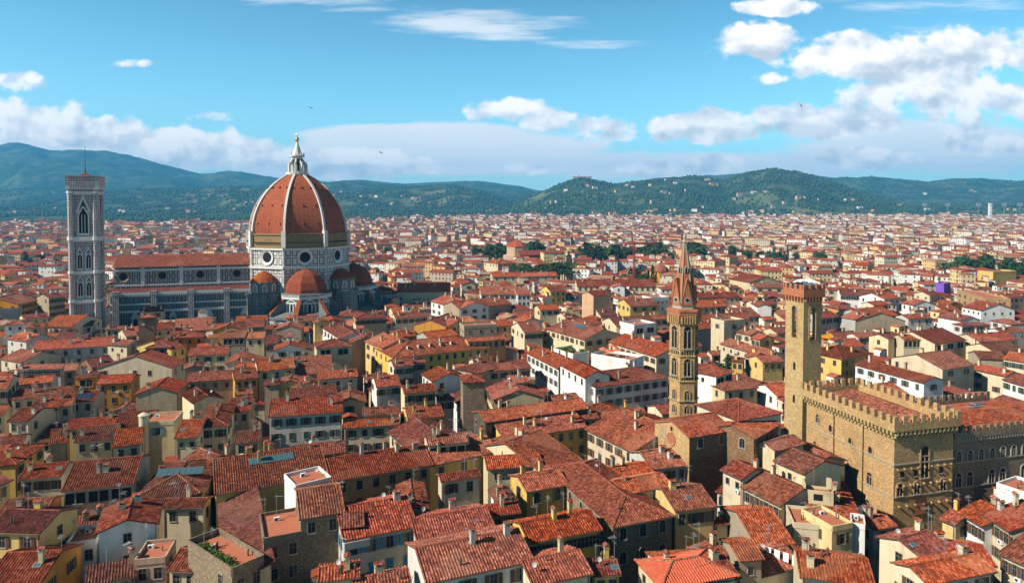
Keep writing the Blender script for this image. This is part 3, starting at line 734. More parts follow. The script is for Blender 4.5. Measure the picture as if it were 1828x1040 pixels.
# ------------------------------------------------------------------ houses read off the photograph: corner rows and columns, eave height
REG = {'C': (0, 560, 2.167), 'D': (360, 600, 2.363), 'E': (720, 600, 2.364), 'F': (1200, 700, 2.911), 'a': (0, 530, 5.473), 'b': (320, 530, 5.473),
       'c': (640, 530, 5.473), 'd': (940, 530, 5.473), 'e': (1220, 480, 4.727), 'f': (1500, 480, 4.332), 'z': (1150, 400, 1.857), 'm': (600, 300, 3.047)}
HERO = """
a g 295 522 1095 475 405 19 W p2x6 - - | long whitewashed house with six small windows under a red roof
a h 38 275 245 265 235 21 w s2x2 9 - | slim white house with a low pyramid roof at the left edge
a g 55 408 245 434 352 19 W s2x2 - - | white house with a steep red roof below the slim white house
a g 250 300 430 292 262 20 p p2x1 - - | narrow pinkish house rising left of the long whitewashed house
a g -10 605 205 640 520 17 c p1x2 - - | cream house with a broad red roof at the left edge
a s 145 712 592 702 652 18 W R1x5 - - | grey-white house with one long ribbon of windows
a g 95 862 505 832 770 17 W p1x3 - - | white house whose tiled roof lies half in shadow below the ribbon windows
a g 95 1006 690 962 885 17 c p1x5 - - | long low cream house with a wide tiled front slope
a g 715 797 952 785 733 20 o L1x1 - - | orange house with a dark open loggia under its roof
a g 925 852 1282 835 758 19 o p2x3 - - | ochre house with two small windows beside the orange loggia
a g 665 1030 920 1015 918 17 c p1x2 - solar | house with blue solar panels on its red roof
a h 1340 205 1510 198 165 27 b 02x2 6 - | short brown brick tower with a red cap in front of the cathedral
a x 1232 482 1418 440 395 20 c s3x3 10 - | tall cream house with tiny square windows left of the stone house
a h 1412 502 1672 490 398 20 s L2x2 - - | square rough stone house with two large dark openings
a g 895 690 1137 652 585 18 b p2x2 - - | brown house with an orange sloping roof left of the stone house
a x 1305 955 1742 932 835 18 t 01x1 12 - | house with a broad blank brown gable wall
a g 185 72 382 25 -15 23 o n3x6 - - | ochre palace with rows of shuttered windows far left
a g 478 12 640 -6 -35 25 t n4x6 12 - | tall brown palace beside the foot of the bell tower
a t -40 132 172 122 0 21 k 01x1 20 bigsky | grey flat-roofed building with a glass skylight at the left edge
a g 232 217 480 192 160 18 c s1x3 - - | low cream house with an orange roof below the ochre palace
a x 700 292 1008 215 163 19 c s1x2 14 - | cream house with a long orange roof at the bell tower's foot
a g 745 290 908 280 233 18 W p2x2 - - | small bluish white house with a red lean roof below the bell tower
a g 1020 318 1232 310 283 17 c p1x3 - - | cream house with a narrow roof left of the brick tower
a g 1228 386 1348 372 308 18 c p1x2 - - | cream house tucked against the left side of the brick tower
a g 560 412 722 400 312 17 c n1x2 - - | cream house with a square roof behind the long whitewashed house
a g 1510 322 1692 310 248 18 c s1x2 - - | cream house right of the brick tower before the cathedral
a g 1680 522 1832 482 408 19 y p2x2 - - | yellow house with a bright red roof right of the stone house
a g 1690 692 1832 622 538 18 c p1x2 - - | cream house with a steep sunlit roof below the yellow one
a g 440 405 555 398 340 17 p p1x2 - - | small peach house left of the square-roofed cream house
C t 545 428 674 420 0 20 c b1x1 8 turret | tall cream house with a round corner turret and blue shutters
C s 433 516 548 503 440 18.5 c p2x2 - bare | cream house with a tilted roof leaning on the turret house
C g 672 482 766 477 408 19 c s1x2 - - | cream house with a small roof right of the turret house
C g 235 687 517 657 560 20 c L1x3 - - | house with an open loggia under a wide brown-red roof
C h 518 717 783 697 572 19 t n1x3 - bigsky | house with a dark glass skylight in its hipped roof
C g -60 843 152 850 757 21 y n2x2 - - | yellow house with a flat red roof at the lower left
C g -80 1062 152 1050 918 18 o n2x3 - - | ochre house with a dark roof in the bottom left corner
C x 366 852 614 810 735 20.5 w p2x3 10 - | white gabled house with a sunlit orange slope at lower left
C t 256 897 372 882 0 17 w p1x2 6 - | low white flat-topped annex with one small window
C g 640 993 817 1000 908 17 p p1x3 - - | peach house with a dark roof by the narrow street
C t 522 962 640 950 0 18 p p1x2 6 - | peach roof terrace with low walls by the white gabled house
C g 617 752 787 748 712 18.5 c p1x2 - - | small cream house with a satellite dish by the narrow street
C s 325 1055 528 1012 955 16.5 c p1x2 - - | low house with an orange lean-to roof at the bottom left
C g 70 641 237 628 578 18 c n1x3 - - | cream house with a cluttered roof left of the loggia house
C g -60 692 52 640 575 19.5 y p2x2 - - | pale yellow house cut by the left edge
C g -10 772 180 760 712 18 o p1x2 - - | house with a narrow dark red roof above the yellow one
C g 284 497 443 482 430 18 c p1x3 - - | cream house with one plain roof below the solar panels
C g 444 438 590 424 376 18.5 t L1x2 - - | beige house with a dark loggia behind the turret house
C s 188 506 267 495 440 17 t 01x1 - - | small brown house with a steep lean-to roof
C g 103 377 222 372 328 17 c p2x2 - - | cream house with two stacked windows left of the solar panels
C g 24 417 106 418 362 17 c p1x2 - - | cream house with a dark brown roof near the left edge
C s 180 363 277 355 311 17.5 c p2x2 - - | narrow cream house with a short roof left of the solar panels
C h 764 442 884 432 345 19.5 c g2x2 - - | beige house with dark green shutters beside the narrow street
C g 904 502 1002 494 452 18 c p1x2 - - | cream house right of the green-shuttered house
C g 878 382 968 376 322 18.5 t p1x2 - - | house with a tilted roof behind the green-shuttered house
C x 794 592 918 550 518 19.5 c p1x1 8 - | cream house with an orange side slope by the long skylight roof
C g -80 300 30 290 238 20 c g3x3 - - | cream house with many windows cut by the left edge
b x 38 706 237 690 634 19 t a1x2 8 - | taupe house with two arched windows under a dark gable
b g 60 832 530 800 725 18 t p1x4 - - | house with a long front slope half in shadow left of the centre
b g 535 812 778 785 705 19 o p1x3 - - | ochre house with a tidy square roof left of the long red roof
b g 768 728 1140 690 605 19.5 c p1x3 - - | cream house with a long red roof and two dark windows
b g 535 695 748 682 640 19 o p1x2 - - | low ochre house squeezed behind the tidy square roof
b g 408 403 645 395 325 19 t L1x2 - - | brown house with a dark loggia below the orange block
b x 310 330 640 318 215 21 o 01x1 10 - | blank orange ochre block directly in front of the cathedral
b g 635 300 830 290 200 19 t 01x1 - bare | blank beige wall with a flat ridge right of the orange block
b g 640 408 832 400 340 18.5 c p1x2 - - | cream house with two small square windows below the cathedral
b g 835 460 952 456 365 18.5 t n1x2 - - | narrow house with a square red roof left of the white house
b x 918 522 1240 502 440 19 w g1x3 9 - | white house with a green shutter and a red roof in mid town
b g 1035 390 1115 388 352 21.5 w s1x1 4 - | small bluish white roof room above the white house
b x 930 318 1198 310 262 19 t 01x1 12 - | house with a broad dark gable below the tribune
b h 1335 505 1695 480 410 22 c L1x2 - - | cream tower-like house with a wide dark loggia and hipped roof
b g 1372 290 1560 410 250 20 w n1x6 12 - | white house with a row of narrow brown shutters
b x 1310 260 1478 250 175 22 y L1x1 7 - | yellow belvedere house in front of the small tribune
b g 1580 415 1650 460 345 19 p 01x1 14 - | peach house with a smooth bright orange roof and three vents
b g 1350 806 1750 775 715 19 c s1x3 - - | cream house with a long plain roof below the hipped loggia house
b g 1100 968 1545 935 885 19.5 c p1x2 - - | cream house with a straight red roof and white end wall
b x 975 850 1180 838 748 18.5 y s1x1 8 - | yellow house with a tilted gable in the middle of the roofs
b x 1145 885 1415 850 790 18 y s1x1 8 - | pale yellow house with a wide low gable
b s 820 865 980 858 810 18.5 t 01x1 - - | brown house with a short lean-to roof
b x 125 1040 440 985 905 18.5 c 01x1 12 - | house with a large sunlit orange slope and antennas
b g 540 960 720 945 905 18 c 01x1 - - | small house with a bright square roof among antennas
D g 279 341 596 319 256 21 W g2x5 - - | pale grey house with two rows of five dark green windows
D g 375 258 572 240 212 20.5 c p1x3 - - | cream house with a straight roof behind the pale grey house
D g 678 336 833 326 298 18.5 c n1x3 - - | cream house making the middle step of three tiled tiers
D g 595 388 836 372 350 17.5 c n2x4 - - | cream house with brown shutters making the lowest of three tiers
D g 853 242 992 230 203 21 c n1x3 - - | cream house with three brown windows left of the stone tower
D g 868 350 1024 336 293 19 y g1x2 - - | yellow house with a plain red roof left of the stone tower
D g 53 670 540 590 485 20 y 01x1 - bigsky | house with a long glass skylight in its huge red roof
D g 554 611 979 540 484 20 o p2x6 - - | long ochre house with a plain roof right of the big skylight
D g 410 774 608 742 634 24 s p1x2 - bare | rough stone tower house with a tiled cap and an arched window
D t 262 864 424 834 0 21.5 s p2x2 9 - | stone house with a red roof terrace and white parapet
D t 396 640 545 604 0 24.6 w 01x1 6 - | white stairhead with an orange rooftop terrace
D t 128 1004 262 945 0 20.5 s p2x2 13 plants | red terrace with a row of green shrubs along its wall
D s 62 684 92 1062 0 18 c 01x1 7 bare | long sunlit orange roof sloping to the dark alley
D g 596 863 915 800 698 22 W b2x4 - balc | pale house with blue shutters open above and closed below
D s 588 812 690 800 735 23 t 01x1 - bare | dark shed roof between the stone tower house and the blue shutters
D g 488 1037 670 1016 962 23 c 01x1 - - | cream roof room with coarse tiles at the bottom edge
D g 640 1078 886 1030 1000 22 c 01x1 - - | cream house with a low tiled roof at the bottom edge
D g 782 402 870 480 370 19.5 c p2x3 14 - | cream house with antennas and a large roof below the stone tower
E g 62 892 402 833 742 21 c n1x4 - - | cream house with a square roof light beside the blue shutters
E g 94 1044 556 946 850 23 W n1x4 - - | white-gabled house with a bright coarse roof at the bottom edge
E g 158 614 330 590 572 22 c n1x2 - - | small cream roof house with two dark windows
E x -20 747 112 735 605 20.5 c 01x1 12 - | house with overlapping tiled slopes and a plank wall
E g 103 463 273 446 412 22.5 c L1x2 - - | cream penthouse with two terraces above the long ochre house
E g 110 548 405 486 440 19.8 y p1x3 - - | yellow house below the cream penthouse
E x 265 470 600 590 400 19 c 01x1 12 - | house with a long straight ridge pointing at the stone tower
E g 352 562 592 545 500 20 c s1x3 - - | small cream house with a round window and air conditioners
E g 300 767 499 742 710 20 o p1x3 - - | ochre house with a narrow tiled roof below the air conditioners
E g 520 658 702 625 573 20 y a1x2 - - | yellow house with a red chimney and an arched window
E x 393 702 486 690 640 19.5 w p1x1 6 - | little white house with a dark awning
E g 530 874 843 815 760 20.5 y R1x6 - - | yellow house with a ribbon of dark windows under a broad roof
E g 545 1055 803 1000 922 22 c 01x1 - - | house with a weathered roof in the bottom centre
E g 803 1012 922 1005 945 21 y p1x2 - - | small yellow house with a turned roof at the bottom centre
E h 974 942 1088 1068 925 21 c s1x2 12 bare,new | house with a smooth bright orange new roof
E g 1080 1012 1292 1000 920 20 c 01x1 - - | house with a cluttered red roof right of the bright new roof
E h 884 807 1147 757 0 20 s a2x3 28 - | big stone house with arched windows and a long hipped roof
E g 1148 739 1324 718 633 20.5 y n1x3 - - | yellow-topped stone house with two arched brown windows
E g 930 670 1140 632 592 21 c 01x1 - bare | strip of raised roof behind the yellow-topped house
E g 1050 563 1209 542 478 18 W n2x3 - - | white house with brown windows below the brown church
E g 800 632 1072 585 550 19 t 01x1 - - | house with a plain long slope left of the white house
E g 345 364 789 303 275 21 q R1x9 9 - | dark timber building with a long glazed window band
E s 423 436 780 382 346 18.5 y p2x8 - - | yellow courtyard building with two rows of small windows
E g 764 390 968 490 340 18.5 c n2x5 - - | cream building with tall narrow windows beside the courtyard
E g 833 368 1047 352 308 18 y p1x4 - - | low yellow house behind the cream courtyard building
E g 755 350 828 345 318 19 c p1x2 - - | small red-roofed link block by the glazed window band
c h 337 600 1293 490 400 19 y p2x12 - dorm5 | large yellow palace with five dormers in its hipped roof
c g 52 433 226 503 395 20 y n2x3 16 - | lower yellow wing with a sunlit side wall
c g 1068 440 1448 412 386 21.5 o a1x6 - bare | pink-orange loggia storey with dark arches above the yellow palace
c t 1032 300 1352 283 0 21 t s1x3 9 - | taupe flat-topped block with a red tiled rim
c g 862 292 1038 222 188 20.5 o 01x1 - - | house with a bright orange side wall in mid town
c g 758 262 864 290 190 20.5 y n1x4 12 - | bright yellow house left of the orange wall
c g 358 208 682 190 150 19 c n1x5 - - | cream house with an even row of shutters behind the yellow wing
c h -30 217 277 200 150 20 c n1x6 - - | beige house with a hipped roof right of the small tribune
c g 698 40 987 118 -5 20 w g2x5 18 - | white palace with green shutters right of the cathedral
c g 985 118 1502 66 20 20 t 01x1 - - | brown-walled house with a very long roof right of the white palace
c g 344 684 546 665 602 20 c g2x3 - - | cream house with a green window below the yellow palace
c g 530 645 655 635 598 19.5 k n1x2 - - | grey house with one window below the yellow palace
c g 604 752 716 828 695 19 w p2x3 12 - | house with a white sunlit side and blank beige gable
c h 933 698 1178 745 640 19.5 t p1x3 11 - | beige house with a hipped roof above the square stone tower
c g 1150 712 1342 700 590 19.5 c n1x4 - - | cream house joined to the hipped roof above the stone tower
c g 1264 728 1694 690 625 19 p n2x4 - - | beige house with a lit ridge right of the stone tower
c g 1508 842 1674 830 762 21.5 c n1x2 - - | small cream roof room with a bright red roof
c h 1012 838 1242 828 785 27 s 01x1 8 bare | square rough stone tower without windows
c g 173 882 416 860 768 19.5 w n1x3 - - | white house with a red roof left of the beige gable
c g 766 1012 942 1000 948 17 c n1x2 - - | low house tucked left of the square stone tower
c g 1240 885 1310 1010 850 19 c n2x4 15 - | cream house with a wide roof right of the square stone tower
c g 1620 350 1810 338 240 20 c n1x3 - - | cream house with small terraces right of the taupe block
c g 690 410 985 372 325 18 k s1x6 - bare | low grey wall with dark square windows behind the yellow palace
d h 673 884 1402 788 0 20 w y3x8 15 - | white palace with two rows of grey-shuttered windows
d g 312 660 562 790 595 22.5 w p1x4 9 bare | white attic storey on the white palace
d g -10 545 300 702 500 20 w y2x7 11 - | long white wing leading to the white palace
d g 790 438 1260 586 420 20 c n2x8 - - | cream building with a very long roof left of the spired tower
d g 185 312 560 418 262 20 c n1x8 - bigsky | long cream building with skylights in its low roof
d t 1050 292 1262 270 0 21.5 w L1x2 10 - | white rooftop room with a wide dark glass front
d g 878 285 1292 262 188 20.5 c p1x4 - - | cream house with broad red roofs behind the glass front
d g 1012 93 1302 80 15 21 y y1x3 - - | yellow palace with three white-framed windows left of the spire
d g 655 -8 832 -22 -62 23 p 01x1 12 - | tall peach house with a blank front right of the white gable
d t 1222 22 1392 12 0 23 w s2x4 9 - | pale flat-topped tower block just left of the spire
d t 632 575 1008 640 0 21 w 01x1 9 - | white roof terrace with orange umbrellas
d t 262 520 452 580 0 21 w 01x1 7 garden | roof garden crowded with green shrubs
d g 130 128 330 120 75 20 c n1x3 - - | cream house with a flat terrace left of the peach house
d g 500 275 720 262 205 20 c p1x3 - - | cream house with a rust-red roof below the peach house
d g 380 205 460 200 150 20.5 c p2x2 - - | small cream house with two dark windows in mid roofs
z g 152 709 299 683 635 24 b a1x2 - bare,rose | dark brick church with a round window in its stone gable
z h 312 653 463 626 0 26 c 01x1 14 bare | tall cream church transept with a broad hipped roof
z g 370 712 455 662 640 24 b a1x1 - bare | brick chapel with one arched window
z g 436 753 538 727 710 22 c 01x1 - bare | upper cream house with a square red roof by the palace
z g 425 784 531 830 762 21.5 c s1x1 - bare | cream house with a sunlit side wall below the fortress
z g 318 868 452 934 846 18 c n1x4 - - | low cream house with three small brown windows by the cloister
z g 251 813 323 846 795 19.5 c s1x2 - - | small cream house with one grey window beside the church
z s 233 885 398 952 868 13 W a1x5 3 bare | white cloister arcade with a thin red roof
F g 438 800 642 786 610 18 t 01x1 - - | house with a broad tiled roof in front of the cloister
F h 600 640 1003 690 0 16 c n1x4 20 altana | large red-roofed house with a cream roof terrace below the fortress
F t 830 710 937 690 0 18.5 y n1x1 7 - | yellow block with one shuttered window
F t 632 690 830 708 0 17.5 c 01x1 7 - | blank cream block left of the yellow one
F t 932 690 1002 702 0 18 w 01x1 4 - | narrow white stairhead with a tall metal flue
F g 1298 866 1462 813 738 19 c p1x3 - - | cream house with a tall bright gable at lower right
F g 1452 892 1692 905 785 18 c n1x4 - - | cream house with a wide plain roof at lower right
F g 662 958 1062 1012 842 22 c 01x1 - - | house with a large patchy roof at the bottom right
F g 1330 1002 1692 930 868 19 c n1x3 - - | house with air conditioners under its eave at the bottom right
F g 1466 613 1610 697 598 17 w n1x4 - - | white house with three brown shutters near the fortress
F g 1386 655 1472 690 622 16 y n1x2 - - | small yellow house at the foot of the fortress
F g 1600 627 1752 724 600 18 c n2x3 - - | cream house with brown shutters at the right edge
F t 1686 482 1832 530 0 19 w 01x1 7 - | white roof terrace with a satellite dish at the right edge
F g 1690 832 1852 906 740 19 c n1x3 - - | cream house with a steep roof cut by the right edge
F g 352 880 484 868 772 21 t s1x1 - bare | small beige roof cabin at the bottom
F g 224 692 304 682 655 17 c n2x1 - - | small cream house right of the yellow-topped stone house
F g 448 962 692 900 822 18 c 01x1 - - | red-roofed house beside the washing line
F g 150 1012 362 958 872 20.5 c 01x1 - - | house with a patched roof left of the beige cabin
F g 205 880 300 842 825 20 c p1x1 5 - | little cream house with a metal flue at the bottom
e h 284 910 432 862 0 21 w L1x2 10 - | white house with a pillared loggia right of the spired tower
e g 300 628 692 742 590 18.5 c s1x6 10 - | long slanting cream house with small windows and white chimneys
e t 343 455 512 440 0 24 c y1x1 8 - | cream block with a green glass roof terrace
e g 435 532 562 560 490 20 c y1x2 9 - | cream house with two grey-shuttered windows in mid town
e g 562 580 642 598 530 20 y y1x2 9 bare,new | yellow house with a brilliant smooth red roof
e g 130 452 572 425 378 20 c s1x8 - - | long house with a dark red roof right of the spired tower
e g 120 512 347 486 455 19 k 01x1 - - | house with a dark roof edge behind the pillared loggia
e g 118 328 382 312 262 20 c a1x5 - - | cream house with a palm tree before it
e g 118 245 482 235 198 20 c s1x8 - - | cream house with a long even roof below the big gable
e x 558 115 830 106 50 19 c 01x1 26 - | cream hall with a wide blank gable left of the square tower
e g 608 158 852 160 118 19 c n1x3 - - | low cream house in front of the wide blank gable
e g 615 302 798 295 262 20 c n2x3 - - | cream house with six shuttered windows left of the square tower
e g 560 285 618 318 262 21 w 01x1 8 - | white house with a blank sunlit gable left of the square tower
e g 1150 418 1328 400 362 20 k L1x3 - - | grey house with dark loggias right of the square tower
e g 1325 405 1450 428 360 20 k 01x1 - - | grey house with an angled roof right of the dark loggias
e h 1340 764 1610 715 0 20 y n2x4 16 - | yellow house with a two-tiered hipped roof right of the square tower
e g 510 735 600 752 700 19 y p1x2 - - | small yellow house with a bright roof by the slanting cream house
e g 672 790 852 778 725 19 y p1x3 - - | yellow house with a dark window left of the square tower
e g 400 775 505 785 745 18 y p1x2 - - | low yellow house below the slanting cream house
e h 350 1030 640 1000 945 18 c p1x3 - - | house with a lantern skylight behind the church transept
f g 103 737 642 882 760 19 w g1x6 - - | white palace with green shutters behind the fortress
f g 738 580 982 548 468 20 c L1x3 - - | house with a great red roof and a cream gable behind the fortress
f g 800 778 1052 742 640 18.5 c n1x2 - - | cream house with a long side wall behind the fortress
f g 745 368 928 402 335 21 w 01x1 12 - | bright white house with a blank side wall at right
f h 944 442 1168 435 412 20 W n1x5 - - | pale house with a hipped roof below the bright white one
f x 1098 472 1278 502 385 19 w s1x1 14 - | white house with a broad blank gable at the right
f t 905 172 1122 238 0 22 B n2x5 12 - | ochre stone palace with a flat top at the right
f g 528 387 708 380 348 19.5 W p1x3 - - | grey-white house with a dark red roof at right
f g 200 378 452 356 300 19.5 k a1x4 - - | grey house with arches under a long roof at right
f g 262 282 382 272 248 23 c L1x2 - - | dark roof loggia above the grey arches
f g 0 198 332 210 155 20 w L1x8 - - | long white house with an open loggia along its top
f g 1198 642 1430 625 565 19 c n1x4 - - | cream house with a dark eave at the right edge
f g 1075 692 1302 702 636 18 t 01x1 - - | brown house with a plain roof left of the right edge
f g 1248 692 1430 722 650 18.5 c g1x3 - - | cream house with a terrace wall at the right edge
f g 1243 852 1430 908 828 17 w g1x3 - - | white house with a glass pyramid at the right edge
f g 1078 562 1388 545 492 20 c p1x4 - - | house with a wide shallow roof at the right
f g 492 548 638 548 505 20.5 c L1x2 - - | cream house with red-framed windows right of the tall chimney
f g 380 545 492 525 480 20 c p1x1 9 - | cream house with a blank side wall right of the two-tiered roof
f g 5 360 120 400 318 19.5 t 01x1 - - | brown house with a sloping roof right of the square tower
f t 1182 30 1362 22 0 22 y 01x1 12 - | flat yellow warehouse far right
f t 802 118 852 110 0 22 v 01x1 5 - | building wrapped in purple scaffold sheeting
f g 345 235 470 222 180 20 w p2x3 - - | small white house before the dark cypress
f g 465 262 560 280 235 20 w p1x2 - - | white house with a red roof below the dark cypress
f g 930 290 1085 320 255 20.5 w s1x4 - - | bright white house in front of the ochre stone palace
f g 1195 315 1330 300 265 20 w n2x3 - - | white house right of the ochre stone palace
m g 330 676 625 672 622 20 c 01x1 - - | long hall with a pinkish roof right of the cathedral
m t 245 698 425 690 0 18 k p2x6 16 - | dark grey flat-roofed block behind the cathedral's east end
m g 1310 644 1745 645 604 18 c a1x14 - - | long hospital front with a row of pale arches
m x 880 447 942 446 424 20 c s1x1 20 - | cream church with a plain gable beside the round church
m g 998 474 1142 472 444 20 b L1x8 - - | long brown loggia building below the round church
m g 556 420 737 418 398 20 o p1x9 - - | long ochre palace with a red roof before dark trees
m t 70 345 245 340 0 23 o p2x8 14 - | long orange block right of the dome
m t 305 338 442 335 0 22 o p2x6 14 - | smaller orange block far right of the dome
m h 880 522 988 516 490 20 c p1x4 - - | cream house with a hipped roof in front of umbrella pines
m g 850 592 1208 586 566 19 c p1x8 - - | long pale house with an unbroken roof in mid town
m g 785 688 982 686 640 20 w n1x6 - - | white house with a wide red roof right of the pinkish hall
m g 1165 672 1255 668 640 20 y p2x3 - - | yellow house with tall windows in mid town
m g 985 690 1060 688 650 20 w p2x3 - - | white house with arched windows in mid town
"""
BUILT_HERO = []
def build_heroes():
    for line in HERO.strip().splitlines():
        spec, label = line.split('|'); s = spec.split(); label = label.strip()
        ox, oy, k = REG[s[0]]; typ = s[1]
        x1, y1, x2, y2, yr = (float(v) for v in s[2:7]); z = float(s[7]); wall = s[8]
        win, rc = s[9][0], s[9][1:]; rows, cols = int(rc.split('x')[0]), int(rc.split('x')[1])
        p1, p2 = at_z(ox + x1 / k, oy + y1 / k, z), at_z(ox + x2 / k, oy + y2 / k, z)
        fl = () if s[11] == '-' else tuple(s[11].split(','))
        if s[10] != '-': D = float(s[10])
        else:
            q = solve_depth(p1, p2, z, oy + yr / k, typ); D = q if typ == 's' else min(2 * q, 26)
            D = max(D, 3.0)
        c, rot, W = footprint(p1, p2, D)
        tt, L, B = typ, W, D
        if typ == 'x': tt, L, B, rot = 'g', D, W, rot + R(90)
        BUILT_HERO.append((c.x, c.y, rot, L, B, z, label, tt, wall, win, rows, cols if typ != 'x' else 0, fl))
    for (x, y, rot, L, B, z, label, tt, wall, win, rows, cols, fl) in BUILT_HERO:
        make_house(x, y, rot, L, B, z, tt, wall, win, label, rows, cols, fl, roofm='roof_new' if 'new' in fl else None)
# ------------------------------------------------------------------ landmarks
def place(root, mb, name, mats, smooth=False): return mb.build(name, mats, root, smooth)
def faces_of(n, ph, rad):
    """matrices that put a wall panel (facing -y, x along it, y=0 on the face) on each face of a regular prism"""
    out = []
    for i in range(n):
        a = ph + 2 * math.pi * (i + .5) / n
        ap = rad * math.cos(math.pi / n)
        out.append((a, Matrix.Translation((ap * math.cos(a), ap * math.sin(a), 0)) @ Matrix.Rotation(a + math.pi / 2, 4, 'Z')))
    return out

def cathedral():
    rotd, rotn = R(25), R(19)
    c = at_y(532, 400, 398)
    root = thing('cathedral', 'great marble cathedral with a huge red octagonal dome and white lantern', 'cathedral', (c.x, c.y, 0), rotd)
    mp, mt = M['marble_plain'], M['dome_tile']
    ph = R(22.5)
    # drum
    mb = MB(); mb.lathe([(29.0, 0), (29.0, 38.6), (29.9, 38.6), (29.9, 39.6), (29.0, 39.8), (29.0, 49.2)], 8, 0, ph=ph, cap=False)
    drum = place(root, mb, 'drum', [M['marble_drum']])
    mb = MB(); mb.lathe([(29.6, 49.2), (29.6, 50.0), (28.7, 50.1), (28.7, 56.6), (29.3, 56.8), (29.3, 57.5), (27.0, 57.6)], 8, 0, ph=ph, cap=False)
    band = place(root, mb, 'unfinished_band', [M['band']])
    mb = MB()
    for a, m_ in faces_of(8, ph, 29.0):
        mb.M = m_; hw = 29.0 * math.sin(math.pi / 8)
        mb.box(-hw - .3, -hw + 1.4, -.5, .3, 28, 49.2, 0); mb.box(hw - 1.4, hw + .3, -.5, .3, 28, 49.2, 0)
        mb.box(-hw, hw, -1.0, .2, 38.4, 39.5, 1); mb.box(-hw, hw, -.9, .2, 48.6, 49.6, 1)
        for k in range(14): mb.box(-8.5 + k * 1.31, -8.0 + k * 1.31, -.9, 0, 52.4, 52.9, 2)
    place(root, mb, 'cornice', [M['marble_drum'], mp, M['dark']])
    for a, m_ in faces_of(8, ph, 29.0):
        mb = MB(); mb.M = m_
        rr = lambda r, y, n=20: [(r * math.cos(2 * math.pi * i / n), y, 44.6 + r * math.sin(2 * math.pi * i / n)) for i in range(n)]
        A, B, C2 = rr(4.3, -.6), rr(2.9, -.1), rr(4.3, 0.1)
        for i in range(20):
            j = (i + 1) % 20
            mb.face([A[i], A[j], B[j], B[i]], 0); mb.face([C2[i], C2[j], A[j], A[i]], 0)
        mb.face(rr(2.9, -.09), 1)
        place(root, mb, 'oculus', [M['marble_plain'], M['dark']])
    # marble gallery on one face
    a, m_ = faces_of(8, ph, 29.4)[7]
    mb = MB(); mb.M = m_; mb.box(-11, 11, -1.2, 0, 50.2, 51.0); mb.box(-11, 11, -1.2, 0, 56.0, 57.2)
    for k in range(17): mb.box(-10.9 + k * 1.33, -10.4 + k * 1.33, -1.1, -.6, 51, 56)
    place(root, mb, 'gallery', [mp])
    # dome shell: pointed fifth
    Rc, R0, top = 44.0, 27.6, 33.6
    prof = []
    for i in range(21):
        h = 38.0 * i / 20; prof.append((math.sqrt(Rc * Rc - h * h) - (Rc - R0), 57.4 + h * top / 38.0))
    mb = MB(); mb.lathe(prof, 8, 0, ph=ph, cap=True)
    dome = place(root, mb, 'dome', [mt])
    for k in range(8):
        a = ph + k * math.pi / 4; mb = MB(); mb.M = Matrix.Rotation(a, 4, 'Z')
        for (r0, z0), (r1, z1) in zip(prof[:-1], prof[1:]):
            w = .62
            P = [(r0 - .5, -w, z0), (r0 + .8, -w, z0), (r0 + .8, w, z0), (r0 - .5, w, z0)]
            Q = [(r1 - .5, -w * .96, z1), (r1 + .8, -w * .96, z1), (r1 + .8, w * .96, z1), (r1 - .5, w * .96, z1)]
            for i, j in ((0, 1), (1, 2), (2, 3)): mb.face([P[i], P[j], Q[j], Q[i]], 0)
        mb.box(27.4, 29.8, -1.1, 1.1, 50, 59.0, 0)
        mb.build('rib', [M['rib']], dome)
    for a, m_ in faces_of(8, ph, 1.0):
        for lv in (.18, .47, .76):
            i = int(lv * 20); r, z = prof[i]; ap = r * math.cos(math.pi / 8)
            for q in (-.45, 0, .45):
                mb = MB(); mb.M = Matrix.Rotation(a + math.pi / 2, 4, 'Z')
                mb.box(q * r * .62 - .35, q * r * .62 + .35, -ap - .25, -ap + 1.4, z - .1, z + 1.0, 0, 'd')
                mb.face([(q * r * .62 - .26, -ap - .26, z), (q * r * .62 + .26, -ap - .26, z), (q * r * .62 + .26, -ap - .26, z + .8), (q * r * .62 - .26, -ap - .26, z + .8)], 1)
                mb.build('vent', [mt, M['dark']], dome)
    # lantern
    mb = MB(); mb.lathe([(6.2, 90.3), (6.6, 91.2), (6.6, 92.2), (3.0, 92.3), (3.0, 101.2), (4.2, 101.5), (4.2, 102.3), (2.9, 102.5), (2.3, 104.0), (.5, 109.8), (.7, 110.2)], 16, 0)
    lan = place(root, mb, 'lantern', [M['rib']])
    for k in range(8):
        a = ph + k * math.pi / 4; mb = MB(); mb.M = Matrix.Rotation(a, 4, 'Z')
        mb.box(4.6, 5.8, -.55, .55, 92, 96.8); mb.face([(4.6, -.4, 96.8), (5.6, -.4, 96.8), (2.9, -.4, 100.6), (2.9, -.4, 97.0)]); mb.face([(5.6, .4, 96.8), (4.6, .4, 96.8), (2.9, .4, 97.0), (2.9, .4, 100.6)])
        mb.face([(5.6, -.4, 96.8), (5.6, .4, 96.8), (2.9, .4, 100.6), (2.9, -.4, 100.6)]); mb.bar((5.2, 0, 96.8), (5.2, 0, 98.6), .45, 0, 6, .05); mb.bar((3.9, 0, 102.3), (3.9, 0, 104.0), .35, 0, 6, .05)
        mb.build('buttress', [M['rib']], lan)
        mb = MB(); mb.M = Matrix.Rotation(a + math.pi / 8 + math.pi / 2, 4, 'Z'); mb.arch(0, 93.0, 1.0, 7.2, -3.02, 0); mb.build('window', [M['dark']], lan)
    mb = MB(); mb.lathe([(0, 110.1), (.7, 110.4), (1.2, 111.1), (1.2, 111.8), (.7, 112.5), (0, 112.8)], 14, 0); mb.box(-.12, .12, -.12, .12, 112.7, 115.2); mb.box(-.7, .7, -.1, .1, 114.1, 114.4)
    mb.build('gilt_ball', [M['gold']], lan, True)
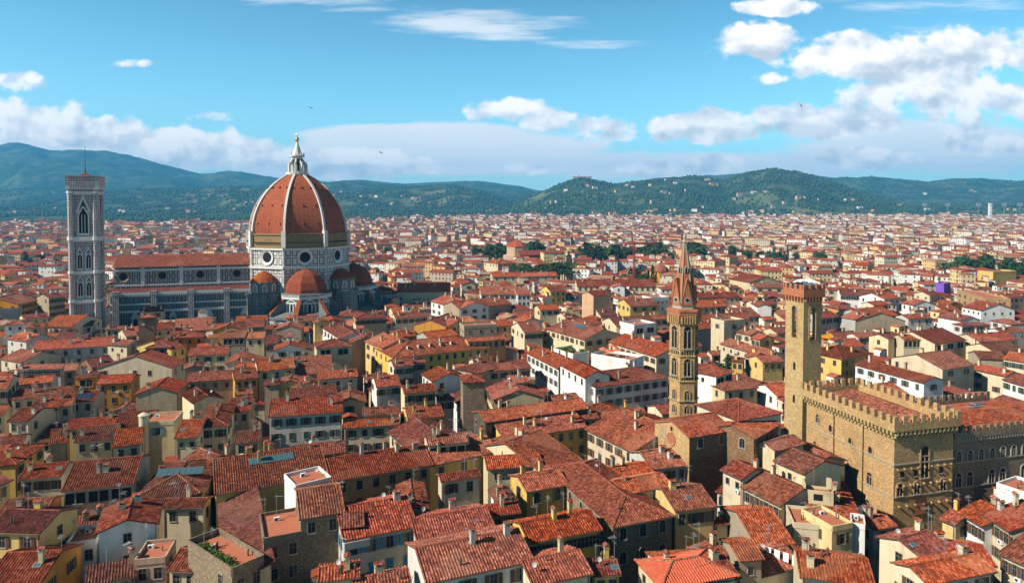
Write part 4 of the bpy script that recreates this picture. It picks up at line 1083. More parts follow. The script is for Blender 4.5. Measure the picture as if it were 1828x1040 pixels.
    # tribunes with half domes
    def tribune(ang, dist, name):
        T = Matrix.Rotation(ang, 4, 'Z') @ Matrix.Translation((dist, 0, 0))
        mb = MB(); mb.M = T
        mb.lathe([(13.2, 0), (13.2, 24.4), (14.0, 24.6), (14.0, 25.8), (11.0, 26.0)], 8, 0, ph=ph, cap=False)
        t = place(root, mb, name, [M['marble_fine']])
        mb = MB(); mb.M = T
        mb.lathe([(11.6, 25.6), (11.4, 28), (10.2, 31.6), (7.6, 35), (4.2, 37.2), (.6, 38.4), (.3, 39.4), (0, 39.6)], 8, 0, ph=ph)
        mb.build('half_dome', [M['dome_tile']], t)
        mb = MB(); mb.M = T; mb.lathe([(21.5, 0), (21.5, 13.2), (22.2, 13.4), (22.2, 14.4), (21.0, 14.5), (13.0, 16.6)], 10, 0, ph=math.pi / 10, cap=False)
        mb.build('chapel_ring', [M['marble_fine']], t)
        mb = MB()
        for a, m_ in faces_of(8, ph, 13.2):
            mb.M = T @ m_; mb.box(-5.4, 5.4, -.6, 0, 23.2, 24.4, 1); mb.box(-5.4, 5.4, -.35, 0, 20.8, 21.5, 1)
            for k in range(12): mb.box(-5.1 + k * .9, -4.7 + k * .9, -.8, -.1, 24.5, 25.6, 1)
        mb.build('cornice', [M['marble_plain'], M['marble_plain']], t)
        for a, m_ in faces_of(8, ph, 13.2):
            mb = MB(); mb.M = T @ m_; mb.archring(0, 14.4, 5.6, 8.2, 0, -.45, .5, 0, 10); mb.arch(0, 14.8, 1.7, 6.2, -.06, 1, 8, True); mb.archring(0, 14.8, 1.7, 6.2, 0, -.3, .45, 0, 8, True)
            mb.build('window', [M['marble_plain'], M['dark']], t)
        for a, m_ in faces_of(10, math.pi / 10, 21.5):
            for q in (-3.3, 0, 3.3):
                mb = MB(); mb.M = T @ m_; mb.archring(q, 7.2, 2.3, 4.6, 0, -.4, .4, 0, 8); mb.arch(q, 7.2, 2.3, 4.6, -.05, 1)
                mb.build('blind_arch', [M['marble_plain'], M['marble_fine']], t)
        for k in range(8):
            a = ph + k * math.pi / 4; mb = MB(); mb.M = T @ Matrix.Rotation(a, 4, 'Z')
            w = .8
            mb.face([(13, -w, 15), (21.2, -w, 15), (21.2, -w, 16.0), (13, -w, 23.4)]); mb.face([(21.2, w, 15), (13, w, 15), (13, w, 23.4), (21.2, w, 16.0)]); mb.face([(21.2, -w, 15), (21.2, w, 15), (21.2, w, 16), (21.2, -w, 16)])
            mb.face([(21.5, -w - .25, 16.1), (21.5, w + .25, 16.1), (13, w + .25, 23.8), (13, -w - .25, 23.8)], 1)
            mb.build('flying_buttress', [M['marble_fine'], M['dome_tile']], t)
    tribune(R(-90), 29.5, 'tribune'); tribune(0, 32, 'tribune'); tribune(R(90), 29.5, 'tribune')
    for ang in (-135, -45, 45):
        T = Matrix.Rotation(R(ang), 4, 'Z') @ Matrix.Translation((29.5, 0, 0)); mb = MB(); mb.M = T
        mb.lathe([(9.0, 0), (9.0, 24.0), (9.6, 24.2), (9.6, 25.4), (7.0, 25.4), (7.0, 31.0), (7.8, 31.2), (7.8, 31.9), (7.0, 32)], 14, 0, cap=False)
        e = place(root, mb, 'exedra', [M['marble_fine']])
        mb = MB(); mb.M = T; mb.lathe([(7.7, 31.8), (6.0, 34.0), (2.4, 36.6), (0, 37.6)], 14, 0); mb.build('roof', [M['dome_tile']], e)
        for k in range(-3, 4):
            mb = MB(); mb.M = T @ Matrix.Rotation(R(90 + k * 42), 4, 'Z'); mb.arch(0, 26.4, 2.1, 4.0, -7.06, 0); mb.archring(0, 26.4, 2.1, 4.0, -6.9, -7.3, .35, 1); mb.build('niche', [M['wall_t'], M['marble_plain']], e)
    # nave (slightly different angle, west of the dome)
    N = Matrix.Rotation(rotn - rotd, 4, 'Z')
    xw = -93.0
    mb = MB(); mb.M = N; mb.box(xw, -24, -10.5, 10.5, 0, 40.2, 0, 'd')
    nave = place(root, mb, 'nave', [M['marble']])
    mb = MB(); mb.M = N
    slope(mb, (xw - .5, -12.0, 40.3), (-24, -12.0, 40.3), (-24, 0, 46.2), (xw - .5, 0, 46.2)); slope(mb, (-24, 12.0, 40.3), (xw - .5, 12.0, 40.3), (xw - .5, 0, 46.2), (-24, 0, 46.2))
    place(root, mb, 'nave_roof', [M['roof_old'], M['eave']])
    mb = MB(); mb.M = N; mb.box(xw, -24, -11.3, -10.5, 38.0, 39.2); mb.box(xw, -24, -11.1, -10.5, 30.2, 31.0)
    for k in range(4):
        x = -33 - 18.6 * k
        for xx in (x - 9.3,): mb.box(xx - .9, xx + .9, -11.2, -10.5, 30, 40)
    place(root, mb, 'cornice', [M['marble_plain']])
    for k in range(4):
        x = -33 - 18.6 * k; mb = MB(); mb.M = N
        rr = lambda r, y, n=20: [(x + r * math.cos(2 * math.pi * i / n), y, 35.4 + r * math.sin(2 * math.pi * i / n)) for i in range(n)]
        A, B, C2 = rr(2.9, -11.1), rr(2.0, -10.65), rr(2.9, -10.4)
        for i in range(20):
            j = (i + 1) % 20; mb.face([A[i], A[j], B[j], B[i]], 0); mb.face([C2[i], C2[j], A[j], A[i]], 0)
        mb.face(rr(2.0, -10.64), 1); mb.build('oculus', [M['wall_t'], M['dark']], nave)
    mb = MB(); mb.M = N; mb.box(xw, -20, -20.5, -10.4, 0, 27.0, 0, 'du')
    aisle = place(root, mb, 'aisle', [M['marble_fine']])
    mb = MB(); mb.M = N; slope(mb, (xw, -21.2, 28.2), (-20, -21.2, 28.2), (-20, -10.6, 29.1), (xw, -10.6, 29.1)); mb.build('aisle_roof', [M['roof_old'], M['eave']], aisle)
    mb = MB(); mb.M = N; mb.box(xw, -20, -21.4, -20.5, 26.6, 28.0); mb.box(xw, -20, -21.1, -20.5, 21.4, 22.0); mb.box(xw, -20, -21.2, -20.5, 17.4, 18.6)
    for k in range(78): mb.box(xw + k * .93, xw + k * .93 + .4, -21.5, -20.6, 25.6, 26.6)
    mb.build('corbel_table', [M['marble_plain']], aisle)
    mb = MB(); mb.M = N
    for k in range(58): mb.face([(xw + .6 + k * 1.25, -20.53, 22.6), (xw + 1.1 + k * 1.25, -20.53, 22.6), (xw + 1.1 + k * 1.25, -20.53, 24.9), (xw + .6 + k * 1.25, -20.53, 24.9)], 0)
    mb.build('blind_gallery', [M['sh_y']], aisle)
    for k in range(5):
        x = -20 - 17.6 * k; mb = MB(); mb.M = N; mb.box(x - 1.5, x + 1.5, -21.9, -20.4, 0, 26.5); mb.box(x - 1.7, x + 1.7, -22.1, -20.4, 26.5, 28.6)
        mb.build('buttress', [M['marble_tower']], aisle)
    for k in range(4):
        x = -28.8 - 17.6 * k; mb = MB(); mb.M = N; mb.arch(x, 2, 2.2, 12.5, -20.6, 0, 8, True); mb.archring(x, 2, 2.2, 12.5, -20.5, -20.95, .7, 1, 8, True)
        mb.face([(x - 2.2, -20.9, 14.2), (x + 2.2, -20.9, 14.2), (x, -20.9, 18.6)], 1)
        mb.build('window', [M['dark'], M['marble_plain']], aisle)

def bell_tower_marble():
    c = at_y(154, 400, 330)
    root = thing('bell_tower', 'tall square marble bell tower with pink and green panels left of the cathedral', 'bell tower', (c.x, c.y, 0), R(20))
    root.scale = (.71, .71, 1); hw = 7.2; mt = M['marble_tower']; mp = M['marble_plain']
    mb = MB(); mb.box(-hw, hw, -hw, hw, 0, 81.5, 0, 'd'); shaft = place(root, mb, 'shaft', [mt])
    for sx in (-1, 1):
        for sy in (-1, 1):
            mb = MB(); mb.lathe([(2.1, 0), (2.1, 81.4)], 8, 0, sx * hw, sy * hw, R(22.5)); place(root, mb, 'corner_buttress', [mt])
    mb = MB()
    for z, h, e in ((12, .9, .7), (26.6, 1.2, 1.0), (40.4, 1.2, 1.0), (56.2, 1.8, 1.1), (78.6, 1.0, .8)):
        q = hw + e + .6; mb = MB()
        mb.box(-q, q, -q, q, z, z + h); mb.box(-q + .3, q - .3, -q + .3, q - .3, z - .6, z)
        for sx in (-1, 1):
            for sy in (-1, 1): mb.lathe([(2.6, z), (2.6, z + h)], 8, 0, sx * hw, sy * hw, R(22.5))
        place(root, mb, 'string_course', [mp])
    q = hw + 2.6
    mb = MB(); mb.box(-q, q, -q, q, 82.6, 83.8); mb.box(-q, q, -q, -q + .5, 83.8, 86.6); mb.box(-q, q, q - .5, q, 83.8, 86.6); mb.box(-q, -q + .5, -q + .5, q - .5, 83.8, 86.6); mb.box(q - .5, q, -q + .5, q - .5, 83.8, 86.6)
    mb.box(-q - .25, q + .25, -q - .25, -q + .6, 86.6, 87.0); mb.box(q - .6, q + .25, -q + .6, q, 86.6, 87.0); mb.box(-q - .25, -q + .6, -q + .6, q, 86.6, 87.0); mb.box(-q, q, q - .6, q + .25, 86.6, 87.0)
    for k in range(20):
        x = -q + .4 + k * (2 * q - .8) / 19
        mb.box(x - .25, x + .25, -q + .1, -hw, 80.4, 82.6, 1); mb.box(q - 2.4, q - .1, x - .25, x + .25, 80.4, 82.6, 1); mb.box(-q + .1, -hw, x - .25, x + .25, 80.4, 82.6, 1)
    place(root, mb, 'parapet', [mt, mp])
    mb = MB(); mb.box(-q + .5, q - .5, -q + .5, q - .5, 83.6, 84.0, 1)
    for k in range(4):
        mb.M = Matrix.Rotation(k * math.pi / 2, 4, 'Z'); mb.face([(-8.2, -8.2, 85.2), (8.2, -8.2, 85.2), (0, 0, 88.8)], 0); mb.box(-8.2, 8.2, -8.2, -8.0, 83.8, 85.2, 1)
    place(root, mb, 'roof', [M['roof_old'], mp])
    mb = MB(); mb.bar((0, 0, 88), (0, 0, 91), .5, 0, 8, .3); mb.bar((0, 0, 90), (0, 0, 101.5), .22, 0, 6, .08); place(root, mb, 'mast', [M['iron']])
    for k in range(4):
        T = Matrix.Rotation(k * math.pi / 2, 4, 'Z')
        for z0, h in ((29.6, 9.4), (42.8, 9.6)):
            for x in (-2.5, 2.5):
                mb = MB(); mb.M = T; y = -hw
                mb.arch(x, z0, 2.7, h - 2.6, y - .06, 0, 8, True); mb.archring(x, z0, 2.7, h - 2.6, y, y - .5, .55, 1, 8, True)
                mb.box(x - .16, x + .16, y - .4, y - .07, z0, z0 + h - 4.2, 1); mb.face([(x - 2.2, y - .35, z0 + h - 3.0), (x + 2.2, y - .35, z0 + h - 3.0), (x, y - .35, z0 + h + .8)], 1); mb.face([(x - 1.2, y - .4, z0 + h - 2.6), (x + 1.2, y - .4, z0 + h - 2.6), (x, y - .4, z0 + h - .5)], 2)
                mb.box(x - 1.9, x + 1.9, y - .6, y, z0 - .6, z0, 1)
                place(root, mb, 'window', [M['dark'], mp, M['sh_g']])
        mb = MB(); mb.M = T; y = -hw
        mb.arch(0, 59.6, 5.2, 12.2, y - .06, 0, 10, True); mb.archring(0, 59.6, 5.2, 12.2, y, y - .7, .8, 1, 10, True)
        for x in (-.9, .9): mb.box(x - .17, x + .17, y - .5, y - .07, 59.6, 68.5, 1)
        mb.face([(-4.4, y - .35, 69.5), (4.4, y - .35, 69.5), (0, y - .35, 78.2)], 1); mb.face([(-2.6, y - .4, 70.6), (2.6, y - .4, 70.6), (0, y - .4, 76.0)], 2)
        mb.arch(0, 59.7, 4.8, 11.5, y - .38, 0, 10, True)
        for x in (-.9, .9): mb.box(x - .2, x + .2, y - .62, y - .4, 59.6, 68.6, 1)
        mb.box(-3.6, 3.6, y - .8, y, 58.6, 59.6, 1)
        place(root, mb, 'window', [M['dark'], mp, M['sh_g']])

def spired_tower():
    c = at_y(1221, 600, 176)
    root = thing('bell_tower', 'slender hexagonal stone bell tower with a pointed red brick spire', 'bell tower', (c.x, c.y, 0), 0)
    n, ph, Rr = 6, R(-59 - 60), 3.72
    st, tr = M['wall_B'], M['wall_g']
    mb = MB(); mb.lathe([(Rr, 0), (Rr, 43.2)], 6, 0, ph=ph); place(root, mb, 'shaft', [st])
    mb = MB()
    for z in (22.3, 27.4, 33.9):
        mb = MB(); mb.lathe([(Rr + .02, z - .25), (Rr + .3, z), (Rr + .3, z + .3), (Rr, z + .35)], 6, 0, ph=ph, cap=False); place(root, mb, 'string_course', [tr])
    mb = MB()
    mb.lathe([(Rr, 42.9), (Rr + .75, 44.6), (Rr + .75, 45.2), (Rr + .9, 45.3), (Rr + .9, 45.9), (3.1, 46.0)], 6, 1, ph=ph, cap=True)
    place(root, mb, 'string_course', [tr, M['redbrick']])
    for a, m_ in faces_of(6, ph, Rr):
        mb = MB(); mb.M = m_
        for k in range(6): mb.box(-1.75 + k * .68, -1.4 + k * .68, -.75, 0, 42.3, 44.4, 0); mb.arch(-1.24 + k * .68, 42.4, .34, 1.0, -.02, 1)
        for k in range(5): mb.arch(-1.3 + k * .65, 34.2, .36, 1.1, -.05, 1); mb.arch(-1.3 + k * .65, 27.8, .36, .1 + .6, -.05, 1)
        place(root, mb, 'corbel_table', [st, M['dark']])
        for z0, w, h in ((36.0, 1.9, 5.6), (28.9, 1.7, 4.4), (22.7, 1.2, 2.4), (19.2, 1.2, 2.0)):
            mb = MB(); mb.M = m_
            mb.arch(0, z0, w, h, -.04, 0, 10); mb.archring(0, z0, w, h, 0, -.22, .26, 1, 10); mb.box(-.09, .09, -.2, -.05, z0, z0 + h - w * .75, 2); mb.box(-.22, .22, -.22, -.05, z0 + h - w * .8, z0 + h - w * .7, 2)
            for sx in (-1, 1):
                mb.archring(sx * w / 4, z0 + h * .2, w / 2 - .12, h * .62, -.05, -.18, .07, 2, 6)
            mb.box(-w / 2 - .3, w / 2 + .3, -.35, 0, z0 - .25, z0, 2)
            place(root, mb, 'window', [M['dark'], st, M['trim']])
    mb = MB(); mb.lathe([(3.05, 45.9), (3.05, 48.2)], 6, 1, ph=ph); mb.lathe([(3.05, 47.6), (.28, 63.0)], 6, 0, ph=ph)
    sp = place(root, mb, 'spire', [M['redbrick'], M['trim']])
    for k in range(6):
        a = ph + k * math.pi / 3; mb = MB(); ca, sa = math.cos(a), math.sin(a)
        mb.bar((3.12 * ca, 3.12 * sa, 47.6), (.34 * ca, .34 * sa, 62.6), .15, 0, 5); mb.build('rib', [M['trim']], sp)
    for a, m_ in faces_of(6, ph, 3.05):
        mb = MB(); mb.M = m_
        for y0, y1, k in ((-.25, .2, 1.0),):
            mb.face([(-1.4, y0, 47.0), (1.4, y0, 47.0), (0, y0, 53.6)], 0); mb.face([(1.55, y1 + .9, 47.0), (1.55, y0 - .1, 47.0), (0, y0 - .1, 53.9), (0, y1 + 1.9, 53.9)], 0); mb.face([(-1.55, y0 - .1, 47.0), (-1.55, y1 + .9, 47.0), (0, y1 + 1.9, 53.9), (0, y0 - .1, 53.9)], 0)
        mb.lathe([(.78, 0), (.78, .01)], 14, 1) if False else None
        cc = lambda r, y, x0=0, z0=48.3, n_=16: [(x0 + r * math.cos(2 * math.pi * i / n_), y, z0 + r * math.sin(2 * math.pi * i / n_)) for i in range(n_)]
        mb.face(cc(.8, -.3), 1)
        for dx, dz in ((.28, 0), (-.28, 0), (0, .28), (0, -.28)): mb.face(cc(.25, -.33, dx, 48.3 + dz, 10), 2)
        mb.build('gable', [M['redbrick'], M['trim'], M['dark']], sp)
        mb = MB(); mb.M = m_ @ Matrix.Translation((0, 1.15, 0)); mb.arch(0, 55.2, .55, 1.5, -.22, 0, 6, True); mb.archring(0, 55.2, .55, 1.5, .3, -.3, .14, 1, 6, True); mb.build('window', [M['dark'], M['trim']], sp)
    mb = MB(); mb.lathe([(.36, 62.6), (.6, 63.1), (.34, 63.7), (.5, 64.3), (.2, 65.4), (0, 66)], 8, 0); mb.build('finial', [M['trim']], sp)

def merlon_run(mb, p0, p1, z, h, w, gap, th):
    p0, p1 = Vector((*p0, 0)), Vector((*p1, 0)); d = p1 - p0; Ln = d.length; d /= Ln; n = Vector((-d.y, d.x, 0))
    k = max(2, int(round(Ln / (w + gap)))); st = (Ln - w) / (k - 1)
    for i in range(k):
        a = p0 + d * (i * st); b = a + d * w
        c, e = b + n * th, a + n * th
        lo, hi = Vector((0, 0, z)), Vector((0, 0, z + h))
        mb.face([a + lo, b + lo, b + hi, a + hi]); mb.face([c + lo, e + lo, e + hi, c + hi]); mb.face([b + lo, c + lo, c + hi, b + hi]); mb.face([e + lo, a + lo, a + hi, e + hi]); mb.face([a + hi, b + hi, c + hi, e + hi])

FORT = R(14.5)
def fortress():
    k0 = at_z(1597, 762, 26.0)
    W, D, z = 17.2, 29.5, 26.0
    ca, sa = math.cos(FORT), math.sin(FORT)
    cx, cy = k0.x + ca * W / 2 - sa * D / 2, k0.y + sa * W / 2 + ca * D / 2
    root = thing('fortress_palace', 'golden stone fortress palace with a corbelled row of battlements', 'palace', (cx, cy, 0), FORT)
    st = M['wall_B']; x0, x1, y0, y1 = -W / 2 + .9, W / 2 - .9, -D / 2 + .9, D / 2 - .9
    mb = MB(); mb.box(x0, x1, y0, y1, 0, z - .6, 0, 'du'); place(root, mb, 'wall', [st])
    e = 1.0
    mb = MB()
    X0, X1, Y0, Y1 = x0 - e, x1 + e, y0 - e, y1 + e
    for a in ((X0, X1, Y0, Y0 + .6), (X0, X1, Y1 - .6, Y1)): mb.box(*a, z - 1.1, z + .55)
    for a in ((X0, X0 + .6, Y0 + .6, Y1 - .6), (X1 - .6, X1, Y0 + .6, Y1 - .6)): mb.box(*a, z - 1.1, z + .55)
    for p, q in (((X0, Y0), (X1, Y0)), ((X1, Y0 + 1.2), (X1, Y1 - 1.2)), ((X1, Y1), (X0, Y1)), ((X0, Y1 - 1.2), (X0, Y0 + 1.2))): merlon_run(mb, p, q, z + .55, 1.65, 1.05, 1.05, .6)
    place(root, mb, 'battlement', [st])
    mb = MB()
    def corb(n, fn):
        for i in range(n): fn(i)
    nx, ny = int((x1 - x0) / 1.05), int((y1 - y0) / 1.05)
    for i in range(nx + 1):
        x = x0 + i * (x1 - x0) / nx; mb.box(x - .24, x + .24, y0 - e + .05, y0, z - 2.0, z - 1.1); mb.box(x - .2, x + .2, y0 - e * .5, y0, z - 2.7, z - 2.0)
    for i in range(ny + 1):
        y = y0 + i * (y1 - y0) / ny
        for sx, xx in ((-1, x0), (1, x1)):
            a, b = sorted((xx, xx + sx * (e - .05))); mb.box(a, b, y - .24, y + .24, z - 2.0, z - 1.1); a, b = sorted((xx, xx + sx * e * .5)); mb.box(a, b, y - .2, y + .2, z - 2.7, z - 2.0)
    mb.box(x0 - .12, x1 + .12, y0 - .12, y0, z - 3.0, z - 2.75); mb.box(x0 - .12, x0, y0, y1, z - 3.0, z - 2.75)
    place(root, mb, 'corbel_table', [M['wall_g']])
    mb = MB()
    for zz in (z - 8.6, z - 15.6):
        mb.box(x0 - .16, x1 + .16, y0 - .16, y0, zz, zz + .25); mb.box(x0 - .16, x0, y0, y1, zz, zz + .25)
    place(root, mb, 'string_course', [M['trim']])
    mb = MB(); t = .30; zr = z - .8 + t * (W / 2 - 1)
    Yb = y1 - 1
    slope(mb, (x0 + .4, Yb, z - .8), (x0 + .4, y0 + .4, z - .8), (0, y0 + 7.5, zr), (0, Yb - 5, zr), 0, True); slope(mb, (x1 - .4, y0 + .4, z - .8), (x1 - .4, Yb, z - .8), (0, Yb - 5, zr), (0, y0 + 7.5, zr), 0, True)
    slope(mb, (x0 + .4, y0 + .4, z - .8), (x1 - .4, y0 + .4, z - .8), (0, y0 + 7.5, zr), (0, y0 + 7.5, zr), 0, True); slope(mb, (x1 - .4, Yb, z - .8), (x0 + .4, Yb, z - .8), (0, Yb - 5, zr), (0, Yb - 5, zr), 0, True)
    ridge(mb, (0, y0 + 7.5, zr), (0, Yb - 5, zr), 2); ridge(mb, (0, y0 + 7.5, zr), (x0 + .4, y0 + .4, z - .8), 2); ridge(mb, (0, y0 + 7.5, zr), (x1 - .4, y0 + .4, z - .8), 2)
    place(root, mb, 'roof', [M['roof'], M['eave'], M['roof']])
    def win(T, x, z0, w, h, biff=True):
        mb = MB(); mb.M = T; mb.arch(x, z0, w, h, -.05, 0, 9); mb.archring(x, z0, w, h, 0, -.18, .3, 1, 9)
        if biff: mb.box(x - .06, x + .06, -.14, -.05, z0, z0 + h * .7, 2); mb.box(x - w / 2, x + w / 2, -.12, -.05, z0 + h * .66, z0 + h * .70, 2)
        mb.box(x - w / 2 - .3, x + w / 2 + .3, -.28, 0, z0 - .22, z0, 2)
        place(root, mb, 'window', [M['dark'], M['wall_B'], M['trim']])
    Fr = Matrix.Translation((0, y0, 0)); hw = (x1 - x0) / 2
    win(Fr, .2, z - 11.9, 2.0, 6.9)
    for x in (-6.2, -1.7, 5.2): win(Fr, x, z - 15.2, 1.45, 2.6)
    for x in (-5.6, -2.2, 4.6):
        mb = MB(); mb.M = Fr; mb.box(x - .45, x + .45, -.06, 0, z - 11.3, z - 10.0, 0); mb.box(x - .6, x + .6, -.16, 0, z - 11.5, z - 11.3, 1); place(root, mb, 'window', [M['dark'], M['trim']])
    mb = MB(); mb.M = Fr
    for i in range(9): mb.box(-7.2 + i * 1.75, -6.95 + i * 1.75, -.55, 0, z - 13.2, z - 12.8)
    for i in range(9): mb.box(-7.0 + i * 1.75, -6.75 + i * 1.75, -.5, 0, z - 9.6, z - 9.3)
    for i in range(7): mb.box(-6.6 + i * 2.1, -6.35 + i * 2.1, -.55, 0, z - 17.6, z - 17.2)
    place(root, mb, 'stone_bracket', [M['wall_B']])
    mb = MB(); mb.M = Fr; mb.box(-2.4, .6, -.35, -.25, z - 20.0, z - 16.2, 0); mb.box(-2.2, .4, -.38, -.35, z - 19.6, z - 17.2, 1); place(root, mb, 'banner', [M['sh_n'], M['redbrick']])
    win(Fr, -1.0, z - 25.0, 1.9, 3.8, False)
    Lf = Matrix.Translation((x0, 0, 0)) @ Matrix.Rotation(R(-90), 4, 'Z')   # local x runs from the back to the front corner
    for x, z0, w, h in ((-9.8, z - 6.6, 1.1, 2.0), (-5.2, z - 7.4, 1.1, 1.6), (1.2, z - 8.1, 1.0, 1.3), (7.3, z - 8.2, 1.1, 1.5), (.8, z - 14.9, 1.2, 2.2), (7.2, z - 15.2, 1.4, 2.7), (6.8, z - 21.0, 1.3, 2.2), (-10.5, z - 13.5, 1.1, 2.0), (-5.0, z - 14.2, 1.1, 2.0)): win(Lf, x, z0, w, h, h > 1.8)
    mb = MB(); mb.M = Lf
    for x in (-4.0, 5.2): mb.bar((x, -.15, z - 2.5), (x, -.15, 2), .12, 0, 6)
    place(root, mb, 'drainpipe', [M['sh_n']])
    # the long lower wing to the right
    zt = 22.2; w0 = Vector((cx + ca * (W / 2) - sa * (-D / 2 + 2.6), cy + sa * (W / 2) + ca * (-D / 2 + 2.6), 0)); L2, D2 = 34.0, 20.0
    wc = w0 + Vector((ca, sa, 0)) * (L2 / 2) + Vector((-sa, ca, 0)) * (D2 / 2)
    r2 = thing('palace_wing', 'darker stone palace wing with battlements at the right edge', 'palace', (wc.x, wc.y, 0), FORT)
    x0, x1, y0, y1 = -L2 / 2 + .75, L2 / 2, -D2 / 2, D2 / 2
    mb = MB(); mb.box(x0, x1, y0, y1, 0, zt - .5, 0, 'du'); mb.build('wall', [M['wall_s']], r2)
    mb = MB(); mb.box(x0, x1, y0 - .7, y0 - .1, zt - 1.0, zt + .45); merlon_run(mb, (x0, y0 - .7), (x1, y0 - .7), zt + .45, 1.2, .95, .9, .5)
    merlon_run(mb, (x1, y1), (x0, y1), zt + .6, 1.4, 1.0, .95, .5); mb.box(x0, x1, y1 - .5, y1 + .1, zt - 1, zt + .6); mb.build('battlement', [M['wall_s']], r2)
    mb = MB()
    for i in range(42): mb.box(x0 + i * .8, x0 + i * .8 + .36, y0 - .65, y0, zt - 1.7, zt - 1.0)
    mb.build('corbel_table', [M['trim']], r2)
    mb = MB(); slope(mb, (x0, y0 - .0, zt - .3), (x1, y0 - .0, zt - .3), (x1, y0 + 7, zt + 2.0), (x0, y0 + 7, zt + 2.0), 0, True); slope(mb, (x1, y1 - .4, zt - .4), (x0, y1 - .4, zt - .4), (x0, y0 + 7, zt + 2.0), (x1, y0 + 7, zt + 2.0), 0, True); ro = mb.build('roof', [M['roof_old'], M['eave']], r2)
    for x, y in ((-9, 2), (-3, 4.5), (3, 1.5), (8, 5)):
        mb = MB(); mb.M = Matrix.Translation((x, y, zt + 2.0 - (y - (y0 + 7)) * .185 + .2)) @ Matrix.Rotation(-.18, 4, 'X'); mb.box(-1.6, 1.6, -.9, .9, 0, .25, 0); mb.face([(-1.45, -.78, .26), (1.45, -.78, .26), (1.45, .78, .26), (-1.45, .78, .26)], 1); mb.build('skylight', [M['metal'], M['skyglass']], ro)
    Wf = Matrix.Translation((0, y0, 0))
    mb = MB(); mb.M = Wf
    for zz in (zt - 6.6, zt - 12.2): mb.box(x0, x1, -.16, 0, zz, zz + .24)
    mb.build('string_course', [M['trim']], r2)
    for i in range(10):
        x = x0 + 1.8 + i * 3.1
        for z0, w, h in ((zt - 6.3, 1.15, 2.3), (zt - 11.9, 1.5, 3.1)):
            if z0 < zt - 8 and i % 3 == 2: continue
            mb = MB(); mb.M = Wf; mb.arch(x, z0, w, h, -.05, 0, 9); mb.archring(x, z0, w, h, 0, -.18, .28, 1, 9); mb.box(x - .06, x + .06, -.14, -.05, z0, z0 + h * .7, 1); mb.box(x - w / 2, x + w / 2, -.12, -.05, z0 + h * .66, z0 + h * .7, 1); mb.build('window', [M['dark'], M['trim']], r2)
    # the square tower at the back corner
    p = at_y(1431, 640, 170.5); wt, dt, ht = 5.7, 6.4, 52.6
    tx, ty = p.x + ca * wt / 2 - sa * dt / 2, p.y + sa * wt / 2 + ca * dt / 2
    r3 = thing('square_tower', 'square golden stone tower with tall arched openings and a brick crown', 'tower', (tx, ty, 0), FORT + R(4.5))
    x0, x1, y0, y1 = -wt / 2, wt / 2, -dt / 2, dt / 2
    mb = MB()
    mb.box(x0, x1, y0, y1, 0, 38.6, 0, 'd'); zo0, zo1 = 38.6, 47.2
    # belfry with real openings through the tower
    for (a0, a1, b0, b1) in ((x0, -1.05, y0, y0 + .9), (1.05, x1, y0, y0 + .9), (x0, -1.05, y1 - .9, y1), (1.05, x1, y1 - .9, y1), (x0, x0 + .9, y0 + .9, -1.0), (x0, x0 + .9, 1.0, y1 - .9), (x1 - .9, x1, y0 + .9, -1.0), (x1 - .9, x1, 1.0, y1 - .9)):
        mb.box(a0, a1, b0, b1, zo0, zo1, 0, 'ud')
    mb.box(x0, x1, y0, y1, zo1, 49.4, 0, '')
    place(r3, mb, 'shaft', [M['wall_g']])
    for T, w in ((Matrix.Translation((0, y0, 0)), 2.1), (Matrix.Translation((0, y1, 0)) @ Matrix.Rotation(R(180), 4, 'Z'), 2.1), (Matrix.Translation((x0, 0, 0)) @ Matrix.Rotation(R(-90), 4, 'Z'), 2.0), (Matrix.Translation((x1, 0, 0)) @ Matrix.Rotation(R(90), 4, 'Z'), 2.0)):
        mb = MB(); mb.M = T; mb.archring(0, zo0, w - .3, zo1 - zo0 - .3, .5, -.12, .35, 0, 10); r = w / 2
        for s in (-1, 1):
            mb.face([(s * r, -.005, zo1), (s * r, -.005, zo1 - r), (s * r * .72, -.005, zo1 - r * .3), (0, -.005, zo1)], 0)
        mb.build('arch', [M['wall_g']], r3)
    mb = MB()
    q = .55
    for i in range(6):
        x = x0 + (i + .5) * wt / 6; mb.box(x - .22, x + .22, y0 - q, y0, 48.3, 49.4)
        y = y0 + (i + .5) * dt / 6; mb.box(x0 - q, x0, y - .22, y + .22, 48.3, 49.4); mb.box(x1, x1 + q, y - .22, y + .22, 48.3, 49.4)
    mb.box(x0 - q, x1 + q, y0 - q, y1 + q, 49.4, 51.3)
    X0, X1, Y0, Y1 = x0 - q, x1 + q, y0 - q, y1 + q
    for a, b in (((X0, Y0), (X1, Y0)), ((X1, Y0 + .7), (X1, Y1 - .7)), ((X1, Y1), (X0, Y1)), ((X0, Y1 - .7), (X0, Y0 + .7))): merlon_run(mb, a, b, 51.3, 1.25, .8, .75, .5)
    place(r3, mb, 'crown', [M['redbrick']])
    mb = MB(); mb.bar((0, 0, 51), (0, 0, 56.5), .07, 0, 6)
    place(r3, mb, 'mast', [M['metal']])
    mb = MB(); mb.box(X0 + .55, X1 - .55, Y0 + .55, Y0 + .62, 51.3, 52.4); mb.box(X0 + .55, X1 - .55, Y1 - .62, Y1 - .55, 51.3, 52.4); mb.box(X1 - .62, X1 - .55, Y0 + .62, Y1 - .62, 51.3, 52.4); mb.box(X0 + .55, X0 + .62, Y0 + .62, Y1 - .62, 51.3, 52.4)
    place(r3, mb, 'glass_rail', [M['skyglass']])
    mb = MB(); mb.M = Matrix.Translation((x0, 0, 0)) @ Matrix.Rotation(R(-90), 4, 'Z')
    for z0 in (22.0, 30.5): mb.arch(.2, z0, .8, 2.0, -.05, 0)
    place(r3, mb, 'window', [M['dark']])
